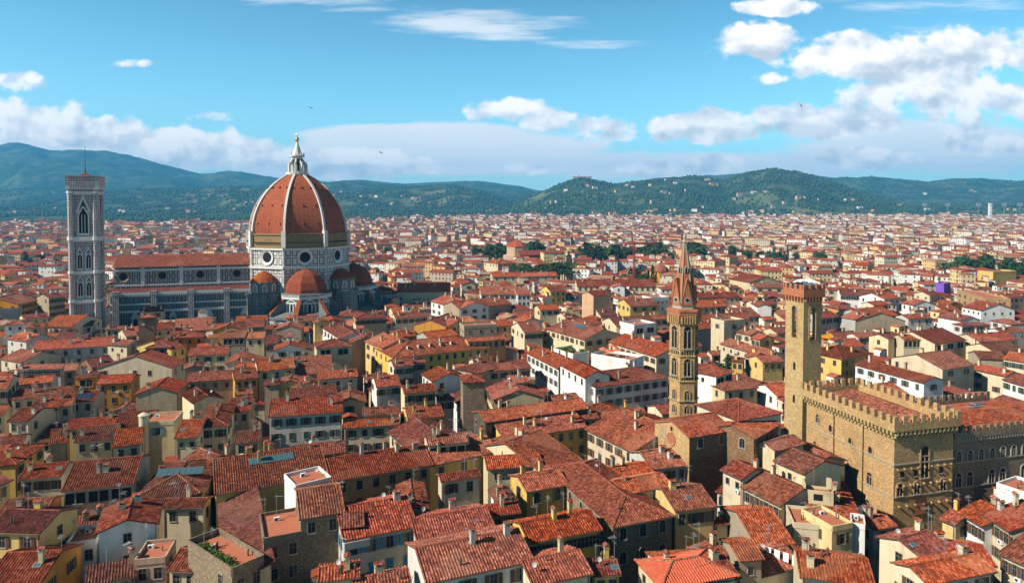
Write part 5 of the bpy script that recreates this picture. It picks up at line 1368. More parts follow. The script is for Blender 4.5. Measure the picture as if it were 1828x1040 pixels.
    for q_ in ((cx, cy, FORT, W, D, 26, ''), (wc.x, wc.y, FORT, L2, D2, 22, ''), (tx, ty, FORT, wt, dt, 52, '')): HOUSES.append(q_)

def round_church():
    c = at_y(923, 420, 800)
    root = thing('round_church', 'terracotta-roofed octagonal church in mid town', 'church', (c.x, c.y, 0), R(10))
    mb = MB(); mb.lathe([(17, 0), (17, 16), (12.5, 17), (12.5, 26.5)], 8, 0, ph=R(22.5)); place(root, mb, 'drum', [M['wall_p']])
    mb = MB(); mb.lathe([(13.2, 26.4), (9, 30.4), (2, 33.5), (1.2, 33.6), (1.2, 35.6), (0, 36.4)], 8, 0, ph=R(22.5)); place(root, mb, 'roof', [M['roof']])
    HOUSES.append((c.x, c.y, 0, 34, 34, 26, ''))
    c = at_y(1179, 487, 560)
    root = thing('domed_chapel', 'small chapel with a round red dome left of the spire', 'church', (c.x, c.y, 0), 0)
    mb = MB(); mb.lathe([(9, 0), (9, 15), (6.6, 15.6), (6.6, 19.6)], 8, 0, ph=R(22.5)); place(root, mb, 'drum', [M['wall_o']])
    mb = MB(); mb.lathe([(7.2, 19.4), (6.2, 22), (3.6, 24.2), (0, 25.2)], 12, 0); place(root, mb, 'roof', [M['roof']])
    HOUSES.append((c.x, c.y, 0, 18, 18, 19, ''))

def crane():
    c = at_y(1132, 480, 560)
    root = thing('tower_crane', 'red lattice tower crane standing among roofs left of the spire', 'crane', (c.x, c.y, 0), R(20))
    def lat(mb, a, b, s, n):
        a, b = Vector(a), Vector(b); d = (b - a).normalized(); u = d.cross(Vector((0, 1, 0.01))).normalized(); v = d.cross(u)
        pts = lambda t: [a.lerp(b, t) + u * s * i + v * s * j for i, j in ((-1, -1), (1, -1), (1, 1), (-1, 1))]
        for i in range(4): mb.bar(pts(0)[i], pts(1)[i], .2, 0, 4)
        for k in range(n):
            p, q = pts(k / n), pts((k + 1) / n)
            for i in range(4): mb.bar(p[i], q[(i + 1) % 4], .16, 0, 3)
    mb = MB(); lat(mb, (0, 0, 0), (0, 0, 44), .7, 22); place(root, mb, 'mast', [M['redpaint']])
    mb = MB(); lat(mb, (-9, 0, 42), (22, 0, 42.5), .55, 16); mb.bar((0, 0, 44), (0, 0, 47), .2); mb.bar((0, 0, 47), (20, 0, 43), .06); mb.bar((0, 0, 47), (-8.5, 0, 42.6), .06); mb.box(-9.4, -7, -.8, .8, 40.4, 41.8); place(root, mb, 'jib', [M['redpaint']])
M['redpaint'] = plain('red_paint', (0.45, 0.06, 0.04), 0.6)
M['cloth'] = plain('white_cloth', (0.8, 0.79, 0.76), 0.9)
M['umb'] = plain('orange_canvas', (0.55, 0.16, 0.07), 0.9)

def small_things():
    # birds
    for (px, py, Y, s, l) in ((555, 193, 62, .55, 'dark bird gliding high left above the dome'), (680, 273, 60, .62, 'dark bird with raised wings right of the golden ball'), (1430, 188, 64, .6, 'dark bird in front of the white clouds at right')):
        p = at_y(px, py, Y); mb = MB()
        mb.lathe([(0, -.22), (.045, -.12), (.05, .05), (.02, .2), (0, .26)], 8, 0)
        for sx in (-1, 1):
            mb.face([(sx * .03, 0, .1), (sx * .28, .12, .06), (sx * .28, .12, -.04), (sx * .03, 0, -.08)]); mb.face([(sx * .28, .12, .06), (sx * .55, .03, -.1), (sx * .28, .12, -.04)])
        o = mb.build('bird', [M['iron']]); o.location = p; o.scale = (s, s, s); o.rotation_euler = (R(75), R(20 * (1 if px < 1000 else -25)), R(40))
        tag(o, l, 'bird', 'birds over the city')
    # parasols on the white roof terrace
    for i, (px, py, z, l) in enumerate(((1077, 625, 21.2, 'orange parasol at the left end of the white roof terrace'), (1088, 629, 21.2, 'big orange parasol second from the left on the white terrace'), (1101, 627, 21.2, 'orange parasol right of the big one on the white terrace'), (1093, 620, 21.2, 'small orange parasol at the back of the white terrace'))):
        p = at_z(px, py + 9, z)
        r = thing('parasol', l, 'parasol', p, 0, 'parasols on the white terrace')
        mb = MB(); mb.bar((0, 0, 0), (0, 0, 2.9), .05, 0, 6); mb.build('pole', [M['metal']], r)
        mb = MB(); mb.lathe([(1.75, 2.2), (0.9, 2.6), (0, 2.95)], 8, 0, cap=False); mb.build('canopy', [M['umb']], r)
    # washing on a line
    a, b = at_z(1362, 985, 18.9), at_z(1425, 1006, 18.9)
    r = thing('washing_line', 'white sheets drying on a roof line at lower right', 'laundry', a, math.atan2(b.y - a.y, b.x - a.x))
    Ln = (b - a).length
    mb = MB(); mb.bar((0, 0, -1.5), (0, 0, 1.2), .05); mb.bar((Ln, 0, -1.5), (Ln, 0, 1.2), .05); mb.bar((0, 0, 1.1), (Ln, 0, 1.1), .02); mb.build('line', [M['metal']], r)
    for i in range(4):
        mb = MB(); x = .4 + i * Ln / 4; w = Ln / 4 - .5
        for k in range(6): mb.face([(x + k * w / 6, .06 * math.sin(k * 2), -.3 - .2 * (i % 2)), (x + (k + 1) * w / 6, .06 * math.sin(k * 2 + 2), -.3 - .2 * (i % 2)), (x + (k + 1) * w / 6, 0, 1.1), (x + k * w / 6, 0, 1.1)])
        mb.build('sheet', [M['cloth']], r)
    # white marquee behind the square tower
    c = at_y(1438, 503, 330)
    r = thing('marquee', 'white tent canopy peeping out behind the square tower', 'tent', (c.x, c.y, 0), R(10))
    mb = MB(); zt = c.z
    mb.face([(-8, -4, zt - 1.6), (8, -4, zt - 1.6), (3, 0, zt + 1.5), (-3, 0, zt + 1.5)]); mb.face([(8, 4, zt - 1.6), (-8, 4, zt - 1.6), (-3, 0, zt + 1.5), (3, 0, zt + 1.5)]); mb.face([(-8, 4, zt - 1.6), (-8, -4, zt - 1.6), (-3, 0, zt + 1.5)]); mb.face([(8, -4, zt - 1.6), (8, 4, zt - 1.6), (3, 0, zt + 1.5)]); mb.build('canopy', [M['cloth']], r)
    mb = MB()
    for x in (-7.6, 7.6):
        for y in (-3.7, 3.7): mb.bar((x, y, 0), (x, y, zt - 1.5), .1)
    mb.build('frame', [M['metal']], r)
    # sun-bleached white statue on a roof
    # stadium: slender tower and floodlight masts far right
    p = at_y(1767, 398, 2600)
    r = thing('stadium_tower', 'tall thin white tower far off at the right', 'tower', (p.x, p.y, 0))
    mb = MB(); mb.box(-4.5, 4.5, -4.5, 4.5, 0, 88, 0, 'd'); mb.box(-5.5, 5.5, -5.5, 5.5, 83, 86); mb.build('shaft', [M['wall_w']], r)
    for i, px in enumerate((1650, 1691, 1746, 1792, 1820)):
        p = at_y(px, 400, 2500)
        r = thing('floodlight_mast', ('far floodlight mast well left of the thin white tower', 'far floodlight mast with a wide lamp panel left of the thin white tower', 'far floodlight mast just left of the thin white tower', 'far floodlight mast just right of the thin white tower', 'far floodlight mast at the right edge')[i], 'floodlight', (p.x, p.y, 0), 0, 'floodlights of the far stadium')
        mb = MB(); mb.bar((0, 0, 0), (0, 0, 78), 1.1, 0, 6, .7); mb.build('mast', [M['metal']], r)
        mb = MB(); mb.box(-9, 9, -.6, .6, 76, 88); mb.build('lamp_panel', [M['metal']], r)
# ------------------------------------------------------------------ trees
def leaf_mat(name, a, b_):
    m, g, b = new_mat(name, 0.75, 0.2)
    geo = g.n('ShaderNodeNewGeometry').outputs['Position']; oi = g.n('ShaderNodeObjectInfo').outputs['Random']
    c = g.mix(g.noise(geo, 0.9, 3), a, b_)
    hs = g.n('ShaderNodeHueSaturation', {'Hue': g.m('ADD', 0.475, g.m('MULTIPLY', oi, 0.05)), 'Value': g.m('ADD', 0.7, g.m('MULTIPLY', g.m('FRACT', g.m('MULTIPLY', oi, 5.7)), 0.7)), 'Color': c})
    g.nt.links.new(hs.outputs[0], b.inputs['Base Color'])
    return m
M['leaf'] = leaf_mat('tree_leaves', (0.022, 0.05, 0.018), (0.06, 0.10, 0.03))
M['leaf2'] = leaf_mat('bright_leaves', (0.05, 0.10, 0.02), (0.12, 0.19, 0.04))
M['cyp'] = leaf_mat('cypress_leaves', (0.012, 0.03, 0.014), (0.03, 0.055, 0.02))
M['bark'] = plain('bark', (0.12, 0.085, 0.055), 0.95)
def leaves(mb, r, cx, cy, cz, rx, ry, rz_, n, s):
    for _ in range(n):
        u, v = r.uniform(0, 2 * math.pi), r.uniform(-1, 1); q = math.sqrt(1 - v * v); k = r.uniform(.55, 1.0)
        p = Vector((cx + rx * k * q * math.cos(u), cy + ry * k * q * math.sin(u), cz + rz_ * k * v))
        a = Vector((r.gauss(0, 1), r.gauss(0, 1), r.gauss(0, .6))).normalized(); b = a.cross(Vector((r.gauss(0, 1), r.gauss(0, 1), r.gauss(0, 1)))).normalized()
        e = s * r.uniform(.6, 1.3)
        mb.face([p - a * e, p + b * e * .7, p + a * e, p - b * e * .7], 0)
def tree_protos():
    P = []
    for t in range(5):
        r = random.Random(100 + t); mb = MB()
        if t < 3:
            for k in range(13):
                a, q = r.uniform(0, 6.28), r.uniform(0, 2.6); leaves(mb, r, q * math.cos(a), q * math.sin(a), r.uniform(5, 9.4), r.uniform(1.1, 2.0), r.uniform(1.1, 2.0), r.uniform(.9, 1.5), 55, .42)
        elif t == 3:
            for k in range(16):
                z = 1.5 + k * .8; w = 1.15 * (1 - (k / 17) ** 2.2) + .1; leaves(mb, r, r.uniform(-.15, .15), r.uniform(-.15, .15), z, w, w, .9, 36, .32)
        else:
            for k in range(14):
                a, q = r.uniform(0, 6.28), r.uniform(.5, 4.2); leaves(mb, r, q * math.cos(a), q * math.sin(a), r.uniform(8.2, 9.6), 1.5, 1.5, .8, 50, .4)
        tr = MB(); h = 6.5 if t != 3 else 2.5
        if t == 4: h = 8.4
        tr.bar((0, 0, -1), (.1, .05, h), .32, 0, 7, .14)
        if t != 3:
            for k in range(5): a = k * 1.3; tr.bar((.05, 0, h * .6 + k * .3), (1.7 * math.cos(a), 1.7 * math.sin(a), h + 1.0), .12, 0, 5, .04)
        P.append((mb.mesh('crown', [M['cyp'] if t == 3 else M['leaf']]), tr.mesh('trunk', [M['bark']])))
    return P
TREES = tree_protos()
def shrub_protos():
    out = []
    for t in range(2):
        r = random.Random(50 + t); mb = MB()
        for k in range(6): leaves(mb, r, r.uniform(-.5, .5), r.uniform(-.5, .5), r.uniform(.3, 1.1), .6, .6, .5, 40, .18)
        out.append(mb.mesh('shrub', [M['leaf2']]))
    return out
SHRUB = shrub_protos()

def build_trees():
    r = random.Random(5)
    def put(px, py, Y, h, kind, label, group):
        p = at_y(px, py, Y); o = thing('cypress' if kind == 3 else 'tree', label, 'tree', (p.x, p.y, gz(p.x, p.y)), r.uniform(0, 6), group)
        s = h / (15.0 if kind == 3 else 10.5); o.scale = (s * r.uniform(.9, 1.25), s * r.uniform(.9, 1.25), s)
        link('crown', TREES[kind][0], o); link('trunk', TREES[kind][1], o)
        HOUSES.append((p.x, p.y, 0, 6 * s, 6 * s, 0, ''))
    def clump(x0, x1, py, Y, dy, n, h, kinds, label, group):
        xc, wd = ((x0 + x1) / 2 - 914) / FPX * Y, (x1 - x0) / FPX * Y
        if wd > 12: HOUSES.append((xc, Y - 22, 0, wd, 2 * dy + 42, 0, ''))
        for i in range(n):
            put(x0 + (x1 - x0) * (i + r.random()) / n, py, Y + r.uniform(-dy, dy), h * r.uniform(.9, 1.45), r.choice(kinds), label, group)
    clump(850, 905, 440, 860, 55, 14, 19, (0, 1, 2), 'dark tree in the grove left of the round church', 'trees left of the round church')
    clump(940, 968, 440, 860, 40, 6, 22, (0, 1, 2), 'dark tree in the small grove just right of the round church', 'trees right of the round church')
    clump(1030, 1200, 448, 820, 70, 36, 20, (0, 1, 2), 'dark tree in the long park left of the spire tip', 'park trees left of the spire tip')
    clump(1225, 1262, 450, 800, 50, 7, 22, (0, 1, 2), 'big dark tree behind the spire tip', 'trees behind the spire tip')
    clump(1300, 1425, 452, 840, 60, 22, 17, (0, 1, 3), 'dark tree in the row right of the spire', 'trees in the row right of the spire')
    clump(920, 1018, 487, 600, 14, 22, 17, (4,), 'flat-topped umbrella pine in mid town', 'umbrella pines in mid town')
    for i, (px, h) in enumerate(((1157, 24), (1165, 28), (1171, 22))):
        put(px, 478, 540, h, 3, ('cypress on the left of the trio left of the spire', 'tallest cypress of the trio left of the spire', 'cypress on the right of the trio left of the spire')[i], 'three cypresses left of the spire')
    clump(1132, 1152, 478, 560, 10, 4, 17, (0, 1, 2), 'dark round tree beside the three cypresses', 'round trees beside the three cypresses')
    clump(1105, 1130, 480, 560, 10, 3, 13, (0, 1, 2), 'small tree left of the red crane', 'small trees left of the red crane')
    clump(1690, 1765, 468, 640, 40, 24, 19, (0, 1, 2), 'tree in the garden grove at the right', 'trees of the garden grove at right')
    clump(1785, 1850, 478, 600, 40, 12, 19, (0, 1, 2), 'tree in the grove cut by the right edge', 'trees cut by the right edge')
    clump(1460, 1490, 456, 760, 20, 5, 17, (0, 1, 2), 'tree in the little clump right of the square tower', 'trees right of the square tower')
    clump(60, 105, 446, 720, 30, 8, 17, (0, 1, 2), 'dark tree in the clump left of the marble bell tower', 'trees left of the marble bell tower')
    clump(640, 690, 470, 640, 30, 4, 12, (0, 1, 2), 'small tree among roofs right of the dome', 'small trees right of the dome')
    clump(690, 700, 440, 900, 30, 3, 18, (0, 1, 2), 'dark tree behind the orange blocks', 'trees behind the orange blocks')
    put(1617, 527, 300, 17, 3, 'single dark cypress among the roofs at the right', None)
    put(1717, 688, 176, 17, 2, 'bright green tree behind the fortress', None)
    put(1310, 556, 255, 16, 1, 'dark tree right of the spired tower', None)
    put(1281, 562, 258, 13, 4, 'palm-like tree right of the spired tower', None)
    put(118, 566, 360, 13, 0, 'dark tree at the foot of the marble bell tower', None)
    put(105, 566, 350, 11, 1, 'small dark tree beside the brown palace', None)
    put(1428, 500, 430, 14, 0, 'dark tree behind the white marquee', None)

# ------------------------------------------------------------------ land
def vnoise(x, y, seed=0):
    rs = np.random.RandomState(seed); T = rs.rand(256, 256)
    xi, yi = np.floor(x).astype(int), np.floor(y).astype(int); fx, fy = x - xi, y - yi
    fx, fy = fx * fx * (3 - 2 * fx), fy * fy * (3 - 2 * fy)
    a, b, c, d = T[xi % 256, yi % 256], T[(xi + 1) % 256, yi % 256], T[xi % 256, (yi + 1) % 256], T[(xi + 1) % 256, (yi + 1) % 256]
    return (a * (1 - fx) + b * fx) * (1 - fy) + (c * (1 - fx) + d * fx) * fy
def fbm(x, y, o=5, seed=0):
    s, a, t = 0, 1.0, 0
    for i in range(o): s = s + a * vnoise(x * 2 ** i + 17 * i, y * 2 ** i + 9 * i, seed + i); t += a; a *= .5
    return s / t
RIDGES = [  # (distance, slope length towards us, [(px, py) of the crest in the photograph])
    (8600, 3600, [(-300, 300), (-60, 272), (0, 257), (40, 254), (90, 263), (150, 262), (188, 263), (240, 277), (300, 291), (360, 303), (430, 302), (500, 312), (580, 318), (660, 321), (740, 320), (830, 317), (880, 319), (930, 325), (965, 334), (1010, 330), (1090, 325), (1180, 313), (1250, 309), (1330, 303), (1390, 310), (1500, 330), (2200, 350)]),
    (6600, 2500, [(-300, 340), (100, 330), (400, 345), (560, 328), (640, 318), (700, 325), (1000, 350), (1300, 330), (1440, 313), (1480, 317), (1530, 318), (1560, 314), (1620, 320), (1655, 324), (1700, 318), (1750, 316), (1800, 321), (1860, 326), (2200, 330)]),
    (5000, 1500, [(-300, 360), (0, 368), (120, 352), (220, 338), (300, 336), (400, 333), (480, 333), (560, 344), (640, 340), (720, 335), (760, 332), (810, 329), (860, 340), (930, 362), (1000, 365), (2200, 372)]),
    (4300, 1500, [(-300, 372), (300, 366), (800, 368), (880, 374), (915, 366), (940, 356), (970, 342), (1010, 325), (1040, 319), (1070, 325), (1100, 328), (1140, 323), (1200, 318), (1240, 315), (1290, 322), (1330, 310), (1385, 301), (1420, 305), (1460, 316), (1500, 330), (1560, 350), (1620, 364), (2200, 368)]),
]
def gz_np(x, y):
    return np.clip((y - 1300) / 1700, 0, 1.6) ** 1.5 * 20
def gz(x, y): return float(gz_np(np.array(x), np.array(y)))
def land_h(X, Y):
    px = 914 + FPX * X / np.maximum(Y, 50)
    base = gz_np(X, Y)
    hs = []
    for Yk, Lk, pts in RIDGES:
        xs, ys = [p[0] for p in pts], [p[1] for p in pts]
        yy = np.interp(px, xs, ys) + (9 if Yk > 8000 else 4) - 1.1 * (fbm(px / 9.0, px * 0 + Yk / 100.0, 4, 3) - .5)
        crest = CAMH + (HROW - yy) / FPX * Yk - 30
        yj = Yk + 260 * (fbm(px / 70.0, px * 0 + Yk, 3, 9) - .5)
        t = np.where(Y < yj, (yj - Y) / Lk, (Y - yj) / 2600.0); t = np.clip(t, 0, 1)
        prof = .5 + .5 * np.cos(math.pi * t)
        gully = (fbm(X / 420.0, Y / 620.0, 5, int(Yk) % 97) - .5) * .42 * np.clip(t * 3.2, 0, 1)
        hs.append(np.maximum(crest, 0) * np.clip(prof + gully * np.clip(prof * 3, 0, 1), 0, 1.02))
    h = np.max(np.array(hs), axis=0)
    return base + h + (fbm(X / 60.0, Y / 60.0, 3, 40) - .5) * 9 * np.clip(h / 60, 0, 1)

def hill_mat():
    m, g, b = new_mat('wooded_slopes', 0.95, 0.05)
    geo = g.n('ShaderNodeNewGeometry').outputs['Position']
    fine = g.noise(geo, 0.035, 6, 0.75); mid = g.noise(geo, 0.006, 5, 0.6); big = g.noise(geo, 0.0016, 4, 0.6)
    forest = g.ramp(fine, [(0.3, (0.011, 0.028, 0.014)), (0.55, (0.040, 0.076, 0.030)), (0.75, (0.10, 0.145, 0.055))])
    vo = g.n('ShaderNodeTexVoronoi', {'Vector': g.n('ShaderNodeMapping', {0: geo, 'Scale': (1, .6, .3)}).outputs[0], 'Scale': 0.012})
    field = g.mix(g.n('ShaderNodeSeparateColor', {0: vo.outputs['Color']}).outputs[0], (0.10, 0.135, 0.05), (0.22, 0.21, 0.095))
    olive = g.mix(fine, (0.07, 0.10, 0.05), (0.14, 0.17, 0.08))
    c = g.mix(g.m('MULTIPLY', g.ss(mid, 0.46, 0.60), 0.8), forest, olive)
    c = g.mix(g.m('MULTIPLY', g.m('MULTIPLY', g.m('MULTIPLY', g.ss(big, 0.50, 0.58), g.ss(g.n('ShaderNodeSeparateXYZ', {0: geo}).outputs[1], 6800, 5000)), g.ss(g.n('ShaderNodeSeparateColor', {0: vo.outputs['Color']}).outputs[1], .55, .6)), 0.8), c, field)
    g.nt.links.new(c, b.inputs['Base Color'])
    bp = g.n('ShaderNodeBump', {'Strength': 1.0, 'Distance': 14.0, 'Height': g.noise(geo, 0.06, 4, 0.7)})
    g.nt.links.new(bp.outputs[0], b.inputs['Normal'])
    return m
def build_land():
    nx, ny = 420, 240
    ys = 1250 * (11500 / 1250) ** (np.arange(ny) / (ny - 1)); u = np.linspace(-1.25, 1.25, nx)
    Y, U = np.meshgrid(ys, u, indexing='ij'); X = U * Y
    Z = land_h(X, Y) - 0.3
    me = bpy.data.meshes.new('hills'); co = np.stack([X, Y, Z], -1).reshape(-1, 3).astype(np.float32)
    i, j = np.meshgrid(np.arange(ny - 1), np.arange(nx - 1), indexing='ij'); a = (i * nx + j).ravel()
    q = np.stack([a, a + 1, a + nx + 1, a + nx], -1).astype(np.int32)
    me.vertices.add(len(co)); me.vertices.foreach_set('co', co.ravel()); me.loops.add(q.size); me.loops.foreach_set('vertex_index', q.ravel())
    me.polygons.add(len(q)); me.polygons.foreach_set('loop_start', np.arange(0, q.size, 4, dtype=np.int32)); me.polygons.foreach_set('loop_total', np.full(len(q), 4, dtype=np.int32))
    me.polygons.foreach_set('use_smooth', np.ones(len(q), dtype=bool)); me.materials.append(hill_mat()); me.update(calc_edges=True)
    tag(link('hills', me), 'wooded blue-green hills ringing the city', None, None, 'structure')
    gm, g, b = new_mat('street_paving', 0.95, 0.1)
    geo = g.n('ShaderNodeNewGeometry').outputs['Position']
    g.nt.links.new(g.mix(g.noise(geo, 0.4, 5), (0.07, 0.065, 0.06), (0.14, 0.125, 0.11)), b.inputs['Base Color'])
    mb = MB(); mb.face([(-6000, -600, 0), (6000, -600, 0), (6000, 1300, 0), (-6000, 1300, 0)]); o = mb.build('ground', [gm]); tag(o, 'grey paving of the streets between the houses', None, None, 'structure')

def build_woods():
    rs = np.random.RandomState(8); n = 62000
    Y = 2050 + (rs.rand(n) ** 1.6) * 4000; X = (rs.rand(n) * 2 - 1) * .82 * Y
    dens = fbm(X / 160.0, Y / 220.0, 4, 21); px = 914 + FPX * X / Y
    lim = np.interp(px, [0, 300, 700, 900, 1100, 1828], [2150, 2150, 2450, 2800, 2800, 2800])
    k = (dens > .42) & (Y > lim + 350 * (fbm(X / 200., Y / 200., 3, 5) - .5)); X, Y = X[k], Y[k]; n = len(X)
    Z = land_h(X, Y); s = rs.uniform(3.2, 7.5, n)
    import bmesh
    bm = bmesh.new(); bmesh.ops.create_icosphere(bm, subdivisions=1, radius=1); V = np.array([v.co[:] for v in bm.verts]); Fc = np.array([[v.index for v in f.verts] for f in bm.faces]); bm.free()
    V = V[None] * (0.75 + .5 * rs.rand(n, len(V), 1)) * s[:, None, None] * np.stack([np.ones(n), np.ones(n), rs.uniform(.7, 1.5, n)], -1)[:, None, :]
    V[..., 0] += X[:, None]; V[..., 1] += Y[:, None]; V[..., 2] += (Z + s * .5)[:, None]
    Fa = (Fc[None] + (np.arange(n) * V.shape[1])[:, None, None]).reshape(-1).astype(np.int32)
    me = bpy.data.meshes.new('hillside_woods'); me.vertices.add(n * V.shape[1]); me.vertices.foreach_set('co', V.reshape(-1).astype(np.float32))
    me.loops.add(len(Fa)); me.loops.foreach_set('vertex_index', Fa); nf = len(Fa) // 3
    me.polygons.add(nf); me.polygons.foreach_set('loop_start', np.arange(0, len(Fa), 3, dtype=np.int32)); me.polygons.foreach_set('loop_total', np.full(nf, 3, dtype=np.int32))
    me.polygons.foreach_set('use_smooth', np.ones(nf, dtype=bool))
    m, g, b = new_mat('woodland_crowns', 0.9, 0.05); geo = g.n('ShaderNodeNewGeometry').outputs['Position']
    g.nt.links.new(g.ramp(g.noise(geo, 0.03, 5, .7), [(0.3, (0.014, 0.034, 0.014)), (0.7, (0.075, 0.12, 0.045))]), b.inputs['Base Color'])
    me.materials.append(m); me.update(calc_edges=True)
    tag(link('hillside_woods', me), 'dense dark woods covering the lower hillsides', None, None, 'stuff')

# ------------------------------------------------------------------ the rest of the city
def overlaps(a, b, f=0.9):
    ax, ay, ar, aL, aB = a[:5]; bx, by, br, bL, bB = b[:5]
    if math.hypot(ax - bx, ay - by) > (math.hypot(aL, aB) + math.hypot(bL, bB)) / 2: return False
    for r0 in (ar, ar + math.pi / 2, br, br + math.pi / 2):
        ux, uy = math.cos(r0), math.sin(r0)
        ex = lambda r_, L, B: f * (abs(ux * math.cos(r_) + uy * math.sin(r_)) * L + abs(-ux * math.sin(r_) + uy * math.cos(r_)) * B) / 2
        if abs((ax - bx) * ux + (ay - by) * uy) > ex(ar, aL, aB) + ex(br, bL, bB): return False
    return True
def cathedral_footprints():
    c = at_y(532, 400, 398); T = Matrix.Translation((c.x, c.y, 0)) @ Matrix.Rotation(R(25), 4, 'Z')
    HOUSES.append((c.x, c.y, R(25), 84, 84, 30, ''))
    p = T @ Matrix.Rotation(R(-6), 4, 'Z') @ Vector((-58, 0, 0)); HOUSES.append((p.x, p.y, R(19), 84, 56, 30, ''))
    c = at_y(154, 400, 330); HOUSES.append((c.x, c.y, R(20), 34, 30, 30, ''))
    c = at_y(1221, 600, 176); HOUSES.append((c.x, c.y, 0, 8, 8, 60, ''))
PROTECT = [(1597, 1715, 935, 140), (1500, 1597, 905, 145), (1430, 1500, 840, 150), (1715, 1900, 905, 143), (185, 700, 578, 330), (120, 190, 575, 318), (1190, 1250, 745, 170), (1250, 1420, 800, 140), (1160, 1300, 860, 138)]
def protect_heroes():
    for (x, y, rot, L, B, z, label, tt, wall, win, rows, cols, fl) in BUILT_HERO:
        ca, sa = math.cos(rot), math.sin(rot)
        P = [proj((x + a * L / 2 * ca - b * B / 2 * sa, y + a * L / 2 * sa + b * B / 2 * ca, z)) for a in (-1, 1) for b in (-1, 1)]
        px = [q[0] for q in P]; row = max(q[1] for q in P)
        PROTECT.append((min(px) + 3, max(px) - 3, row + (22 if win != '0' else 4) * (1 if y < 330 else .5), y - B / 2 - 1))
def clear_height(x, y, L, B, z):
    w = max(L, B) * .5; top = z + min(L, B) * .17
    for _ in range(9):
        px, py = proj((x, y, top)); dx = w * FPX / y; bad = False
        for (a, b, row, Y) in PROTECT:
            if y < Y and px + dx > a and px - dx < b and min(px + dx, b) - max(px - dx, a) > .22 * min(2 * dx, b - a) and py < row: bad = True; break
        if not bad: return z
        z -= 1.5; top -= 1.5
        if z < 5: return None
    return None
def fill_candidates():
    """the ordinary houses between the ones read off the photograph, on a loose street grid"""
    r = random.Random(77); out = []; bx = 30.0
    grid = {}
    def cells(q):
        rad = math.hypot(q[3], q[4]) / 2
        for i in range(int((q[0] - rad) // bx), int((q[0] + rad) // bx) + 1):
            for j in range(int((q[1] - rad) // bx), int((q[1] + rad) // bx) + 1): yield (i, j)
    def add(q):
        for c in cells(q): grid.setdefault(c, []).append(q)
    def hit(q, f): return any(overlaps(q, o, f) for c in cells(q) for o in grid.get(c, ()))
    for h in HOUSES: add(h)
    a0 = R(17); ca, sa = math.cos(a0), math.sin(a0)
    zones = [(85, 520, 12.5, 11.5), (520, 1000, 17.5, 16), (1000, 1700, 22, 20.5), (1700, 3150, 30, 28)]
    for (ya, yb, sx, sy) in zones:
        n = int(yb * 1.4 / sx)
        for i in range(-n, n):
            for j in range(-n, n):
                u, v = (i + r.uniform(-.3, .3)) * sx, (j + r.uniform(-.3, .3)) * sy
                t1, t2, t3, t4, t5, t6 = (r.random() for _ in range(6))
                x, y = u * ca - v * sa, u * sa + v * ca
                if not (ya <= y < yb) or abs(x) > .80 * y + 14: continue
                if t6 < .045: continue
                px = 914 + FPX * x / y
                if y > np.interp(px, [0, 300, 700, 900, 1100, 1828], [2150, 2150, 2500, 3000, 2950, 2900]) + 220 * (t5 - .5): continue
                far = 1.0 if y < 520 else 1.12
                L, B = sx * (.72 + .5 * t1) * far, sy * (.7 + .42 * t2) * (far if y < 520 else .92)
                z = (12.0 + 6.0 * t3 if y < 270 else 12.0 + 5.5 * t3 if y < 520 else 10 + 11 * t3 ** 1.2 if y < 1000 else 9 + 16 * t3 ** 1.3) + (5 if t4 > .965 else 0)
                rot = (a0 if y < 430 else R(2 if x < -60 else -22)) + (t4 * 8 % 1 - .5) * R(16 if y < 430 else 66) + (math.pi / 2 if t5 < .42 else 0)
                q = (x, y, rot, L, B, z)
                if y < 340:
                    z = clear_height(x, y, L, B, z)
                    if z is None: continue
                    q = (x, y, rot, L, B, z)
                if hit(q, .86 if y < 520 else .8): 
                    q = (x, y, rot, L * .6, B * .62, z - 1)
                    if y > 520 or hit(q, .9): continue
                typ = 'g' if t1 * 7 % 1 < .7 else ('h' if t1 * 7 % 1 < .88 else ('s' if y < 520 else 'g'))
                add(q); out.append((x, y, rot, q[3], q[4], q[5], typ, t6, (zones.index((ya, yb, sx, sy)), i, j)))
    return out
FILLW = 'cccccWWwwyyotpcc'
def fill_label(q, wall, heroes, used):
    x, y, L, B, z, typ = q[0], q[1], q[3], q[4], q[5], q[6]
    size = 'small' if L * B < 75 else ('broad' if L * B > 150 else 'plain')
    head = f"{size} {WNAME[wall]} house with {dict(g='a gabled roof', h='a hipped roof', s='a lean-to roof')[typ]}"
    px, py = proj((x, y, z)); best = None
    near = sorted(heroes, key=lambda h: (h[0] - x) ** 2 + (h[1] - y) ** 2)[:40]
    for h in near:
        hx, hy = proj((h[0], h[1], h[5])); rad = math.atan2(px - hx, -(py - hy))
        rel = 'behind' if y > h[1] + 4 and abs(px - hx) < 60 else ('in front of' if y < h[1] - 4 and abs(px - hx) < 60 else ('left of' if px < hx else 'right of'))
        for hd in (head, f"{WNAME[wall]} house"):
            lab = f"{hd} {rel} the {h[6]}"
            if (rel, h[6]) not in used and len(lab.replace('-', ' ').split()) <= 16:
                used.add((rel, h[6])); return lab
    return head + ' among the packed roofs'

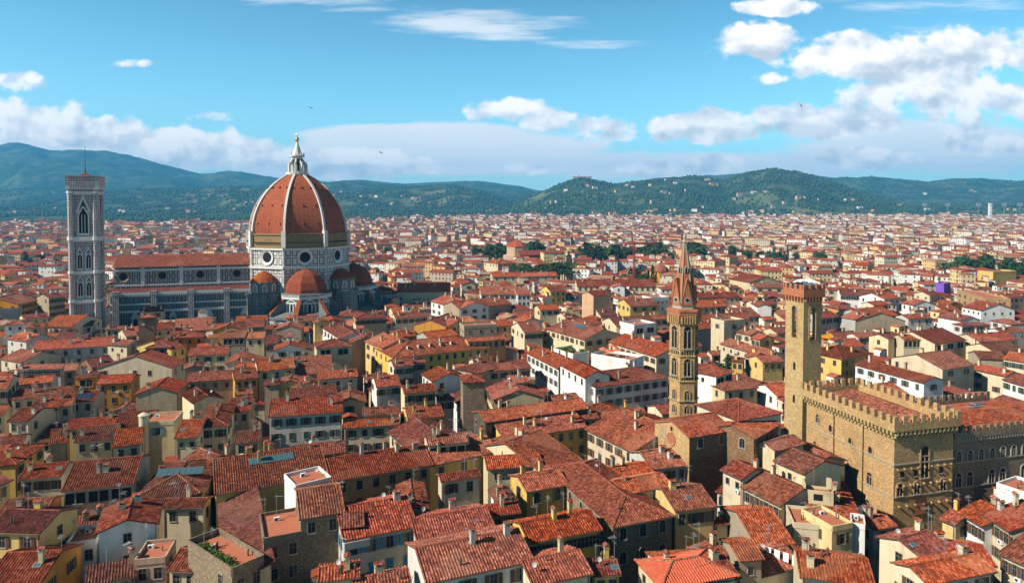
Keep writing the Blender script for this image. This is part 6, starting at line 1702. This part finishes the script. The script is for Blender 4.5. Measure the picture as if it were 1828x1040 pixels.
def far_city(cand):
    """thousands of far houses: one mass nobody would count"""
    rs = np.random.RandomState(3); N = len(cand)
    A = np.array([c[:6] for c in cand], dtype=np.float64); x, y, rot, L, B, z = A.T
    hip = np.array([c[6] == 'h' for c in cand])
    # attic rooms and annexes riding on some of the houses
    k = rs.rand(N) < .5
    ex = dict(x=x[k] + rs.uniform(-.25, .25, k.sum()) * L[k], y=y[k] + rs.uniform(-.25, .25, k.sum()) * B[k], rot=rot[k], L=L[k] * rs.uniform(.25, .5, k.sum()), B=B[k] * rs.uniform(.3, .55, k.sum()), z=z[k] + B[k] * .15 + rs.uniform(.5, 3.2, k.sum()))
    x, y, rot, L, B, z = (np.concatenate([a, ex[n]]) for a, n in zip((x, y, rot, L, B, z), ('x', 'y', 'rot', 'L', 'B', 'z')))
    hip = np.concatenate([hip, np.zeros(k.sum(), bool)]); N = len(x)
    g0 = gz_np(x, y); zb = g0 - 3; zt = g0 + z; t = np.interp(y, [250, 520, 1000, 2000], [.32, .30, .25, .19]); zr = zt + t * B / 2
    hx, hy = L / 2, B / 2; o = np.minimum(.5, B * .05); zero = np.zeros(N)
    def V(a, b, c): return np.stack([x + a * np.cos(rot) - b * np.sin(rot), y + a * np.sin(rot) + b * np.cos(rot), c], -1)
    wx, wy = hx - .25, hy - o
    rx = np.where(hip, np.maximum(hx - hy, .3), hx)
    vs = [V(-wx, -wy, zb), V(wx, -wy, zb), V(wx, wy, zb), V(-wx, wy, zb), V(-wx, -wy, zt), V(wx, -wy, zt), V(wx, wy, zt), V(-wx, wy, zt),
          V(-wx, zero, np.where(hip, zt, zr - .15)), V(wx, zero, np.where(hip, zt, zr - .15)),
          V(-hx, -hy, zt - .02), V(hx, -hy, zt - .02), V(hx, hy, zt - .02), V(-hx, hy, zt - .02), V(-rx, zero, zr), V(rx, zero, zr)]
    VV = np.stack(vs, 1)
    faces = [[0, 1, 5, 4], [2, 3, 7, 6], [1, 2, 6, 9, 5], [3, 0, 4, 8, 7], [10, 11, 15, 14], [12, 13, 14, 15], [11, 12, 15], [13, 10, 14]]
    ln = np.array([len(f) for f in faces]); flat = np.array([i for f in faces for i in f])
    idx = (flat[None] + (np.arange(N) * 16)[:, None]).ravel().astype(np.int32)
    tot = np.tile(ln, N).astype(np.int32); st = np.concatenate(([0], np.cumsum(tot)[:-1])).astype(np.int32)
    me = bpy.data.meshes.new('distant_houses'); me.vertices.add(N * 16); me.vertices.foreach_set('co', VV.reshape(-1).astype(np.float32))
    me.loops.add(len(idx)); me.loops.foreach_set('vertex_index', idx); me.polygons.add(len(tot)); me.polygons.foreach_set('loop_start', st); me.polygons.foreach_set('loop_total', tot)
    me.polygons.foreach_set('material_index', np.tile(np.array([0, 0, 0, 0, 1, 1, 1, 1], dtype=np.int32), N))
    # UV in metres: walls u along, v measured down from the eave
    L2, B2 = 2 * wx, 2 * wy; H_ = zt - zb; z0 = zero; sl = np.sqrt((B / 2) ** 2 + (zr - zt) ** 2); gp = zr - .15 - zt
    uvs = [z0, -H_, L2, -H_, L2, z0, z0, z0, z0, -H_, L2, -H_, L2, z0, z0, z0,
           z0, -H_, B2, -H_, B2, z0, B2 / 2, gp, z0, z0, z0, -H_, B2, -H_, B2, z0, B2 / 2, gp, z0, z0,
           z0, z0, L, z0, L, sl, z0, sl, z0, z0, L, z0, L, sl, z0, sl, z0, z0, B, z0, B / 2, sl, z0, z0, B, z0, B / 2, sl]
    ul = me.uv_layers.new(name='UVMap'); ul.data.foreach_set('uv', np.stack(uvs, -1).astype(np.float32).ravel())
    me.polygons.foreach_set('use_smooth', np.zeros(len(tot), dtype=bool)); at = me.attributes.new('tone', 'FLOAT', 'FACE'); at.data.foreach_set('value', np.repeat(rs.rand(N), 8).astype(np.float32))
    me.update(calc_edges=True)
    m, g, b = new_mat('distant_plaster', 0.92, 0.1)
    tone = g.n('ShaderNodeAttribute', attribute_name='tone').outputs['Fac']
    c = g.ramp(tone, [(0, (0.58, 0.46, 0.27)), (.2, (0.62, 0.57, 0.46)), (.36, (0.72, 0.69, 0.63)), (.52, (0.64, 0.50, 0.25)), (.64, (0.58, 0.51, 0.38)), (.76, (0.62, 0.40, 0.19)), (.82, (0.68, 0.64, 0.57)), (.92, (0.45, 0.38, 0.29)), (.97, (0.5, 0.5, 0.48))], 'CONSTANT')
    sp = g.n('ShaderNodeSeparateXYZ', {0: g.n('ShaderNodeTexCoord').outputs['UV']})
    fu = g.m('FRACT', g.m('ADD', g.m('DIVIDE', sp.outputs[0], 3.0), g.m('MULTIPLY', tone, 13))); fv = g.m('FRACT', g.m('DIVIDE', sp.outputs[1], 3.4))
    inw = g.m('MULTIPLY', g.m('MULTIPLY', g.m('GREATER_THAN', fu, .34), g.m('LESS_THAN', fu, .70)), g.m('MULTIPLY', g.m('GREATER_THAN', fv, .3), g.m('LESS_THAN', fv, .76)))
    cid = g.n('ShaderNodeCombineXYZ', {0: g.m('FLOOR', g.m('ADD', g.m('DIVIDE', sp.outputs[0], 3.0), g.m('MULTIPLY', tone, 13))), 1: g.m('FLOOR', g.m('DIVIDE', sp.outputs[1], 3.4)), 2: tone}).outputs[0]
    wn = g.n('ShaderNodeTexWhiteNoise', {'Vector': cid}, noise_dimensions='3D').outputs['Value']
    inw = g.m('MULTIPLY', inw, g.m('MULTIPLY', g.m('GREATER_THAN', wn, .25), g.m('LESS_THAN', sp.outputs[1], 0)))
    c = g.mix(inw, c, g.ramp(wn, [(.0, (0.03, 0.03, 0.03)), (.6, (0.10, 0.07, 0.045)), (.8, (0.05, 0.09, 0.06))], 'CONSTANT'))
    g.nt.links.new(c, b.inputs['Base Color']); me.materials.append(m)
    m, g, b = new_mat('distant_tiles', 0.95, 0.05)
    tone = g.n('ShaderNodeAttribute', attribute_name='tone').outputs['Fac']
    t2 = g.m('FRACT', g.m('MULTIPLY', tone, 9.7)); geo = g.n('ShaderNodeNewGeometry').outputs['Position']
    c = g.ramp(t2, [(0, (0.17, 0.042, 0.024)), (.3, (0.31, 0.066, 0.030)), (.6, (0.39, 0.095, 0.042)), (.85, (0.42, 0.18, 0.095)), (.97, (0.42, 0.30, 0.21)), (1.0, (0.45, 0.40, 0.34))])
    sp = g.n('ShaderNodeSeparateXYZ', {0: g.n('ShaderNodeTexCoord').outputs['UV']})
    col = g.m('ABSOLUTE', g.m('SINE', g.m('MULTIPLY', sp.outputs[0], math.pi / 0.55)))
    c = g.mix(g.ss(g.noise(geo, .5, 5, .7), .35, .7), c, (0.20, 0.055, 0.035)); g.nt.links.new(c, b.inputs['Base Color'])
    bp = g.n('ShaderNodeBump', {'Strength': .5, 'Distance': .12, 'Height': g.m('ADD', col, g.noise(geo, 2.5, 3))}); g.nt.links.new(bp.outputs[0], b.inputs['Normal'])
    me.materials.append(m)
    tag(link('distant_houses', me), 'sea of distant red-roofed houses filling the plain to the hills', None, None, 'stuff')

VILLAS = """1040 320 40 16 convent|1010 341 1|1120 333 2|1160 330 1|1190 322 1|1205 327 1|1185 345 2|1225 341 1|1262 325 1|1270 331 2|1100 345 1|1062 338 1|1048 333 1|985 362 2|975 372 1|1010 372 1|1165 362 1|1160 377 2|1200 377 2|1240 377 1|1252 372 1|1320 349 1|1310 356 1|1345 346 1|1365 345 1|1430 355 1|1425 353 2|1512 360 2|1457 358 1|1400 363 1|1330 381 2|1340 378 1|1380 372 1|1360 378 1|1480 386 1|1462 386 1|1610 364 2|1605 368 1|1680 383 3|1655 376 1|1733 343 2|1800 376 2|1650 345 1|690 346 1|665 352 2|645 350 1|720 350 1|744 355 2|738 357 1|770 362 1|700 365 1|655 366 2|640 345 1|830 360 1|870 378 2|610 344 1|600 350 1|480 355 1|440 362 2|412 377 2|405 352 1|350 362 1|365 350 2|337 381 2|300 372 1|250 355 1|215 378 2|160 376 1|60 378 1|100 374 1|20 380 2|1215 388 3|1190 392 2|1130 385 2|1150 392 2|1090 383 2|1060 380 1|950 383 2|930 388 1|1290 385 2|1270 392 2|1420 380 1|1535 372 1|1560 380 1|1720 384 1|1770 379 1|560 372 2|540 360 1|520 380 2""".split('|')
def build_villas():
    r = random.Random(31); wm = [M['wall_c'], M['wall_w'], M['wall_y'], M['wall_W'], M['wall_p']]
    protos = []
    for k in range(6):
        mb = MB(); L, B, z = r.uniform(14, 24), r.uniform(9, 12), r.uniform(8, 12); mb.box(-L / 2, L / 2, -B / 2, B / 2, -6, z, 0, 'd')
        slope(mb, (-L / 2 - .5, -B / 2 - .5, z), (L / 2 + .5, -B / 2 - .5, z), (L / 2 - B / 2, 0, z + 2.4), (-L / 2 + B / 2, 0, z + 2.4), 1, under=1); slope(mb, (L / 2 + .5, B / 2 + .5, z), (-L / 2 - .5, B / 2 + .5, z), (-L / 2 + B / 2, 0, z + 2.4), (L / 2 - B / 2, 0, z + 2.4), 1, under=1)
        slope(mb, (L / 2 + .5, -B / 2 - .5, z), (L / 2 + .5, B / 2 + .5, z), (L / 2 - B / 2, 0, z + 2.4), (L / 2 - B / 2, 0, z + 2.4), 1, under=1); slope(mb, (-L / 2 - .5, B / 2 + .5, z), (-L / 2 - .5, -B / 2 - .5, z), (-L / 2 + B / 2, 0, z + 2.4), (-L / 2 + B / 2, 0, z + 2.4), 1, under=1)
        for zz in (2.2, 5.6, 9.0):
            if zz + 1.6 > z: continue
            for i in range(int(L / 3.4)): x = -L / 2 + 1.8 + i * 3.4; mb.face([(x - .6, -B / 2 - .04, zz), (x + .6, -B / 2 - .04, zz), (x + .6, -B / 2 - .04, zz + 1.5), (x - .6, -B / 2 - .04, zz + 1.5)], 2)
        protos.append(mb.mesh('villa', [wm[k % 5], M['roof'], M['dark']]))
    def ground_at(px, py):
        Ys = np.linspace(2300, 8600, 900); X = (px - 914) / FPX * Ys; Zr = CAMH + (HROW - py) / FPX * Ys; Zl = land_h(X, Ys)
        k = np.where(Zl > Zr)[0]
        if len(k) == 0: return None
        i = k[0]; return float(X[i]), float(Ys[i]), float(Zl[i])
    for line in VILLAS:
        s = line.split(); px, py = float(s[0]), float(s[1])
        if s[-1] == 'convent':
            X, Y = (px - 914) / FPX * 4290, 4290.0; Z = float(land_h(np.array(X), np.array(Y)))
            rt = thing('convent', 'long pale convent crowning the pointed hill at centre right', 'convent', (X, Y, Z), 0)
            mb = MB(); mb.box(-60, 55, -10, 10, -25, 10); mb.box(5, 40, -12, -10, -20, 16); mb.box(-30, -20, -8, 8, 8, 24); mb.build('wall', [M['wall_p']], rt)
            mb = MB(); slope(mb, (-61, -11, 10), (56, -11, 10), (56, 0, 14), (-61, 0, 14), under=0); slope(mb, (56, 11, 10), (-61, 11, 10), (-61, 0, 14), (56, 0, 14), under=0); mb.build('roof', [M['roof']], rt)
            continue
        for k in range(int(s[2])):
            q = ground_at(px + (k * r.uniform(6, 12)), py + r.uniform(-2, 2))
            if q is None: continue
            zone = ('on the far left slope behind the marble bell tower' if px < 380 else 'on the wooded slope around the dome' if px < 700 else 'on the low hill right of the dome' if px < 900 else 'on the hill below the pale convent' if px < 1130 else 'on the hillside above the spire' if px < 1300 else 'on the broad hill at right of the spire' if px < 1560 else 'on the far right hillside')
            o = link('villa', r.choice(protos), None, (q[0], q[1], q[2]), r.uniform(-.6, .6), [r.uniform(.8, 1.5)] * 3)
            tag(o, 'small pale villa among trees ' + zone, 'villa', 'villas ' + zone)

def build_haze():
    m = bpy.data.materials.new('air'); m.use_nodes = True; nt = m.node_tree; nt.nodes.clear()
    v = nt.nodes.new('ShaderNodeVolumePrincipled'); v.inputs['Color'].default_value = (*HAZE_COL, 1); v.inputs['Density'].default_value = HAZE_D; v.inputs['Anisotropy'].default_value = 0.0
    o = nt.nodes.new('ShaderNodeOutputMaterial'); nt.links.new(v.outputs[0], o.inputs['Volume'])
    mb = MB(); mb.box(-16000, 16000, -700, 12500, -5, 850); h = mb.build('haze', [m]); tag(h, 'thin blue summer haze over the city and hills', None, None, 'stuff')
HAZE_COL, HAZE_D = (0.10, 0.52, 1.0), 9.0e-5

# ------------------------------------------------------------------ assemble
build_land()
cathedral(); bell_tower_marble(); spired_tower(); fortress(); round_church(); crane()
cathedral_footprints()
build_heroes()
build_trees()
protect_heroes()
CAND = fill_candidates()
HEROES = [h[:7] for h in BUILT_HERO]
KEEP = set([(0, -5, 15),(0, 8, 9),(0, 18, 15),(0, -3, 24),(0, 0, 21),(0, -4, 17),(0, 11, 15),(0, 1, 18),(0, -4, 30),(0, 0, 14),(0, 9, 11),(0, -4, 28),(0, -5, 18),(0, -1, 19),(0, 17, 26),(0, -6, 17),(0, 4, 17),(0, -7, 24),(0, -3, 12),(0, 7, 27),(0, -7, 19),(0, 16, 14),(0, 8, 15),(0, 28, 27),(0, 31, 25),(0, 26, 21),(0, 17, 20),(0, 18, 20),(0, -4, 19),(1, 5, 38),(0, -6, 33),(1, 29, 29),(0, 14, 15),(0, 6, 15),(0, 22, 34),(1, 15, 36),(0, 8, 38),(0, 0, 31),(0, 6, 16),(0, 13, 26),(0, 3, 26),(1, 9, 38),(0, 30, 34),(0, -1, 22),(0, 6, 23),(1, 28, 31),(0, 16, 22),(0, 16, 13),(0, 12, 28),(0, 18, 21),(1, 23, 32),(0, 2, 19),(0, 11, 16),(0, 2, 32),(0, 13, 21),(0, -2, 23),(0, 16, 36),(0, 27, 25),(1, 8, 38),(0, 8, 26),(0, 23, 27),(1, 25, 31),(0, 27, 32),(0, 13, 35),(1, 30, 29),(0, 20, 30),(0, 4, 33),(0, -2, 31),(1, 29, 31),(1, 4, 38),(0, 2, 21),(0, 19, 25),(0, 28, 26),(0, 0, 25)])
used = set(); rest = []
for i, q in enumerate(CAND):
    keep = q[8] in KEEP
    if not keep: rest.append(q); continue
    r_ = random.Random(q[8][1] * 997 + q[8][2]); wall = r_.choice(FILLW)
    lab = fill_label(q, wall, HEROES, used)
    make_house(q[0], q[1], q[2], q[3], q[4], q[5], q[6], wall, r_.choice('ppnnggsnL'), lab, 2, 0, (), r=r_)
far_city(rest)
small_things()
build_woods(); build_villas()
build_haze()
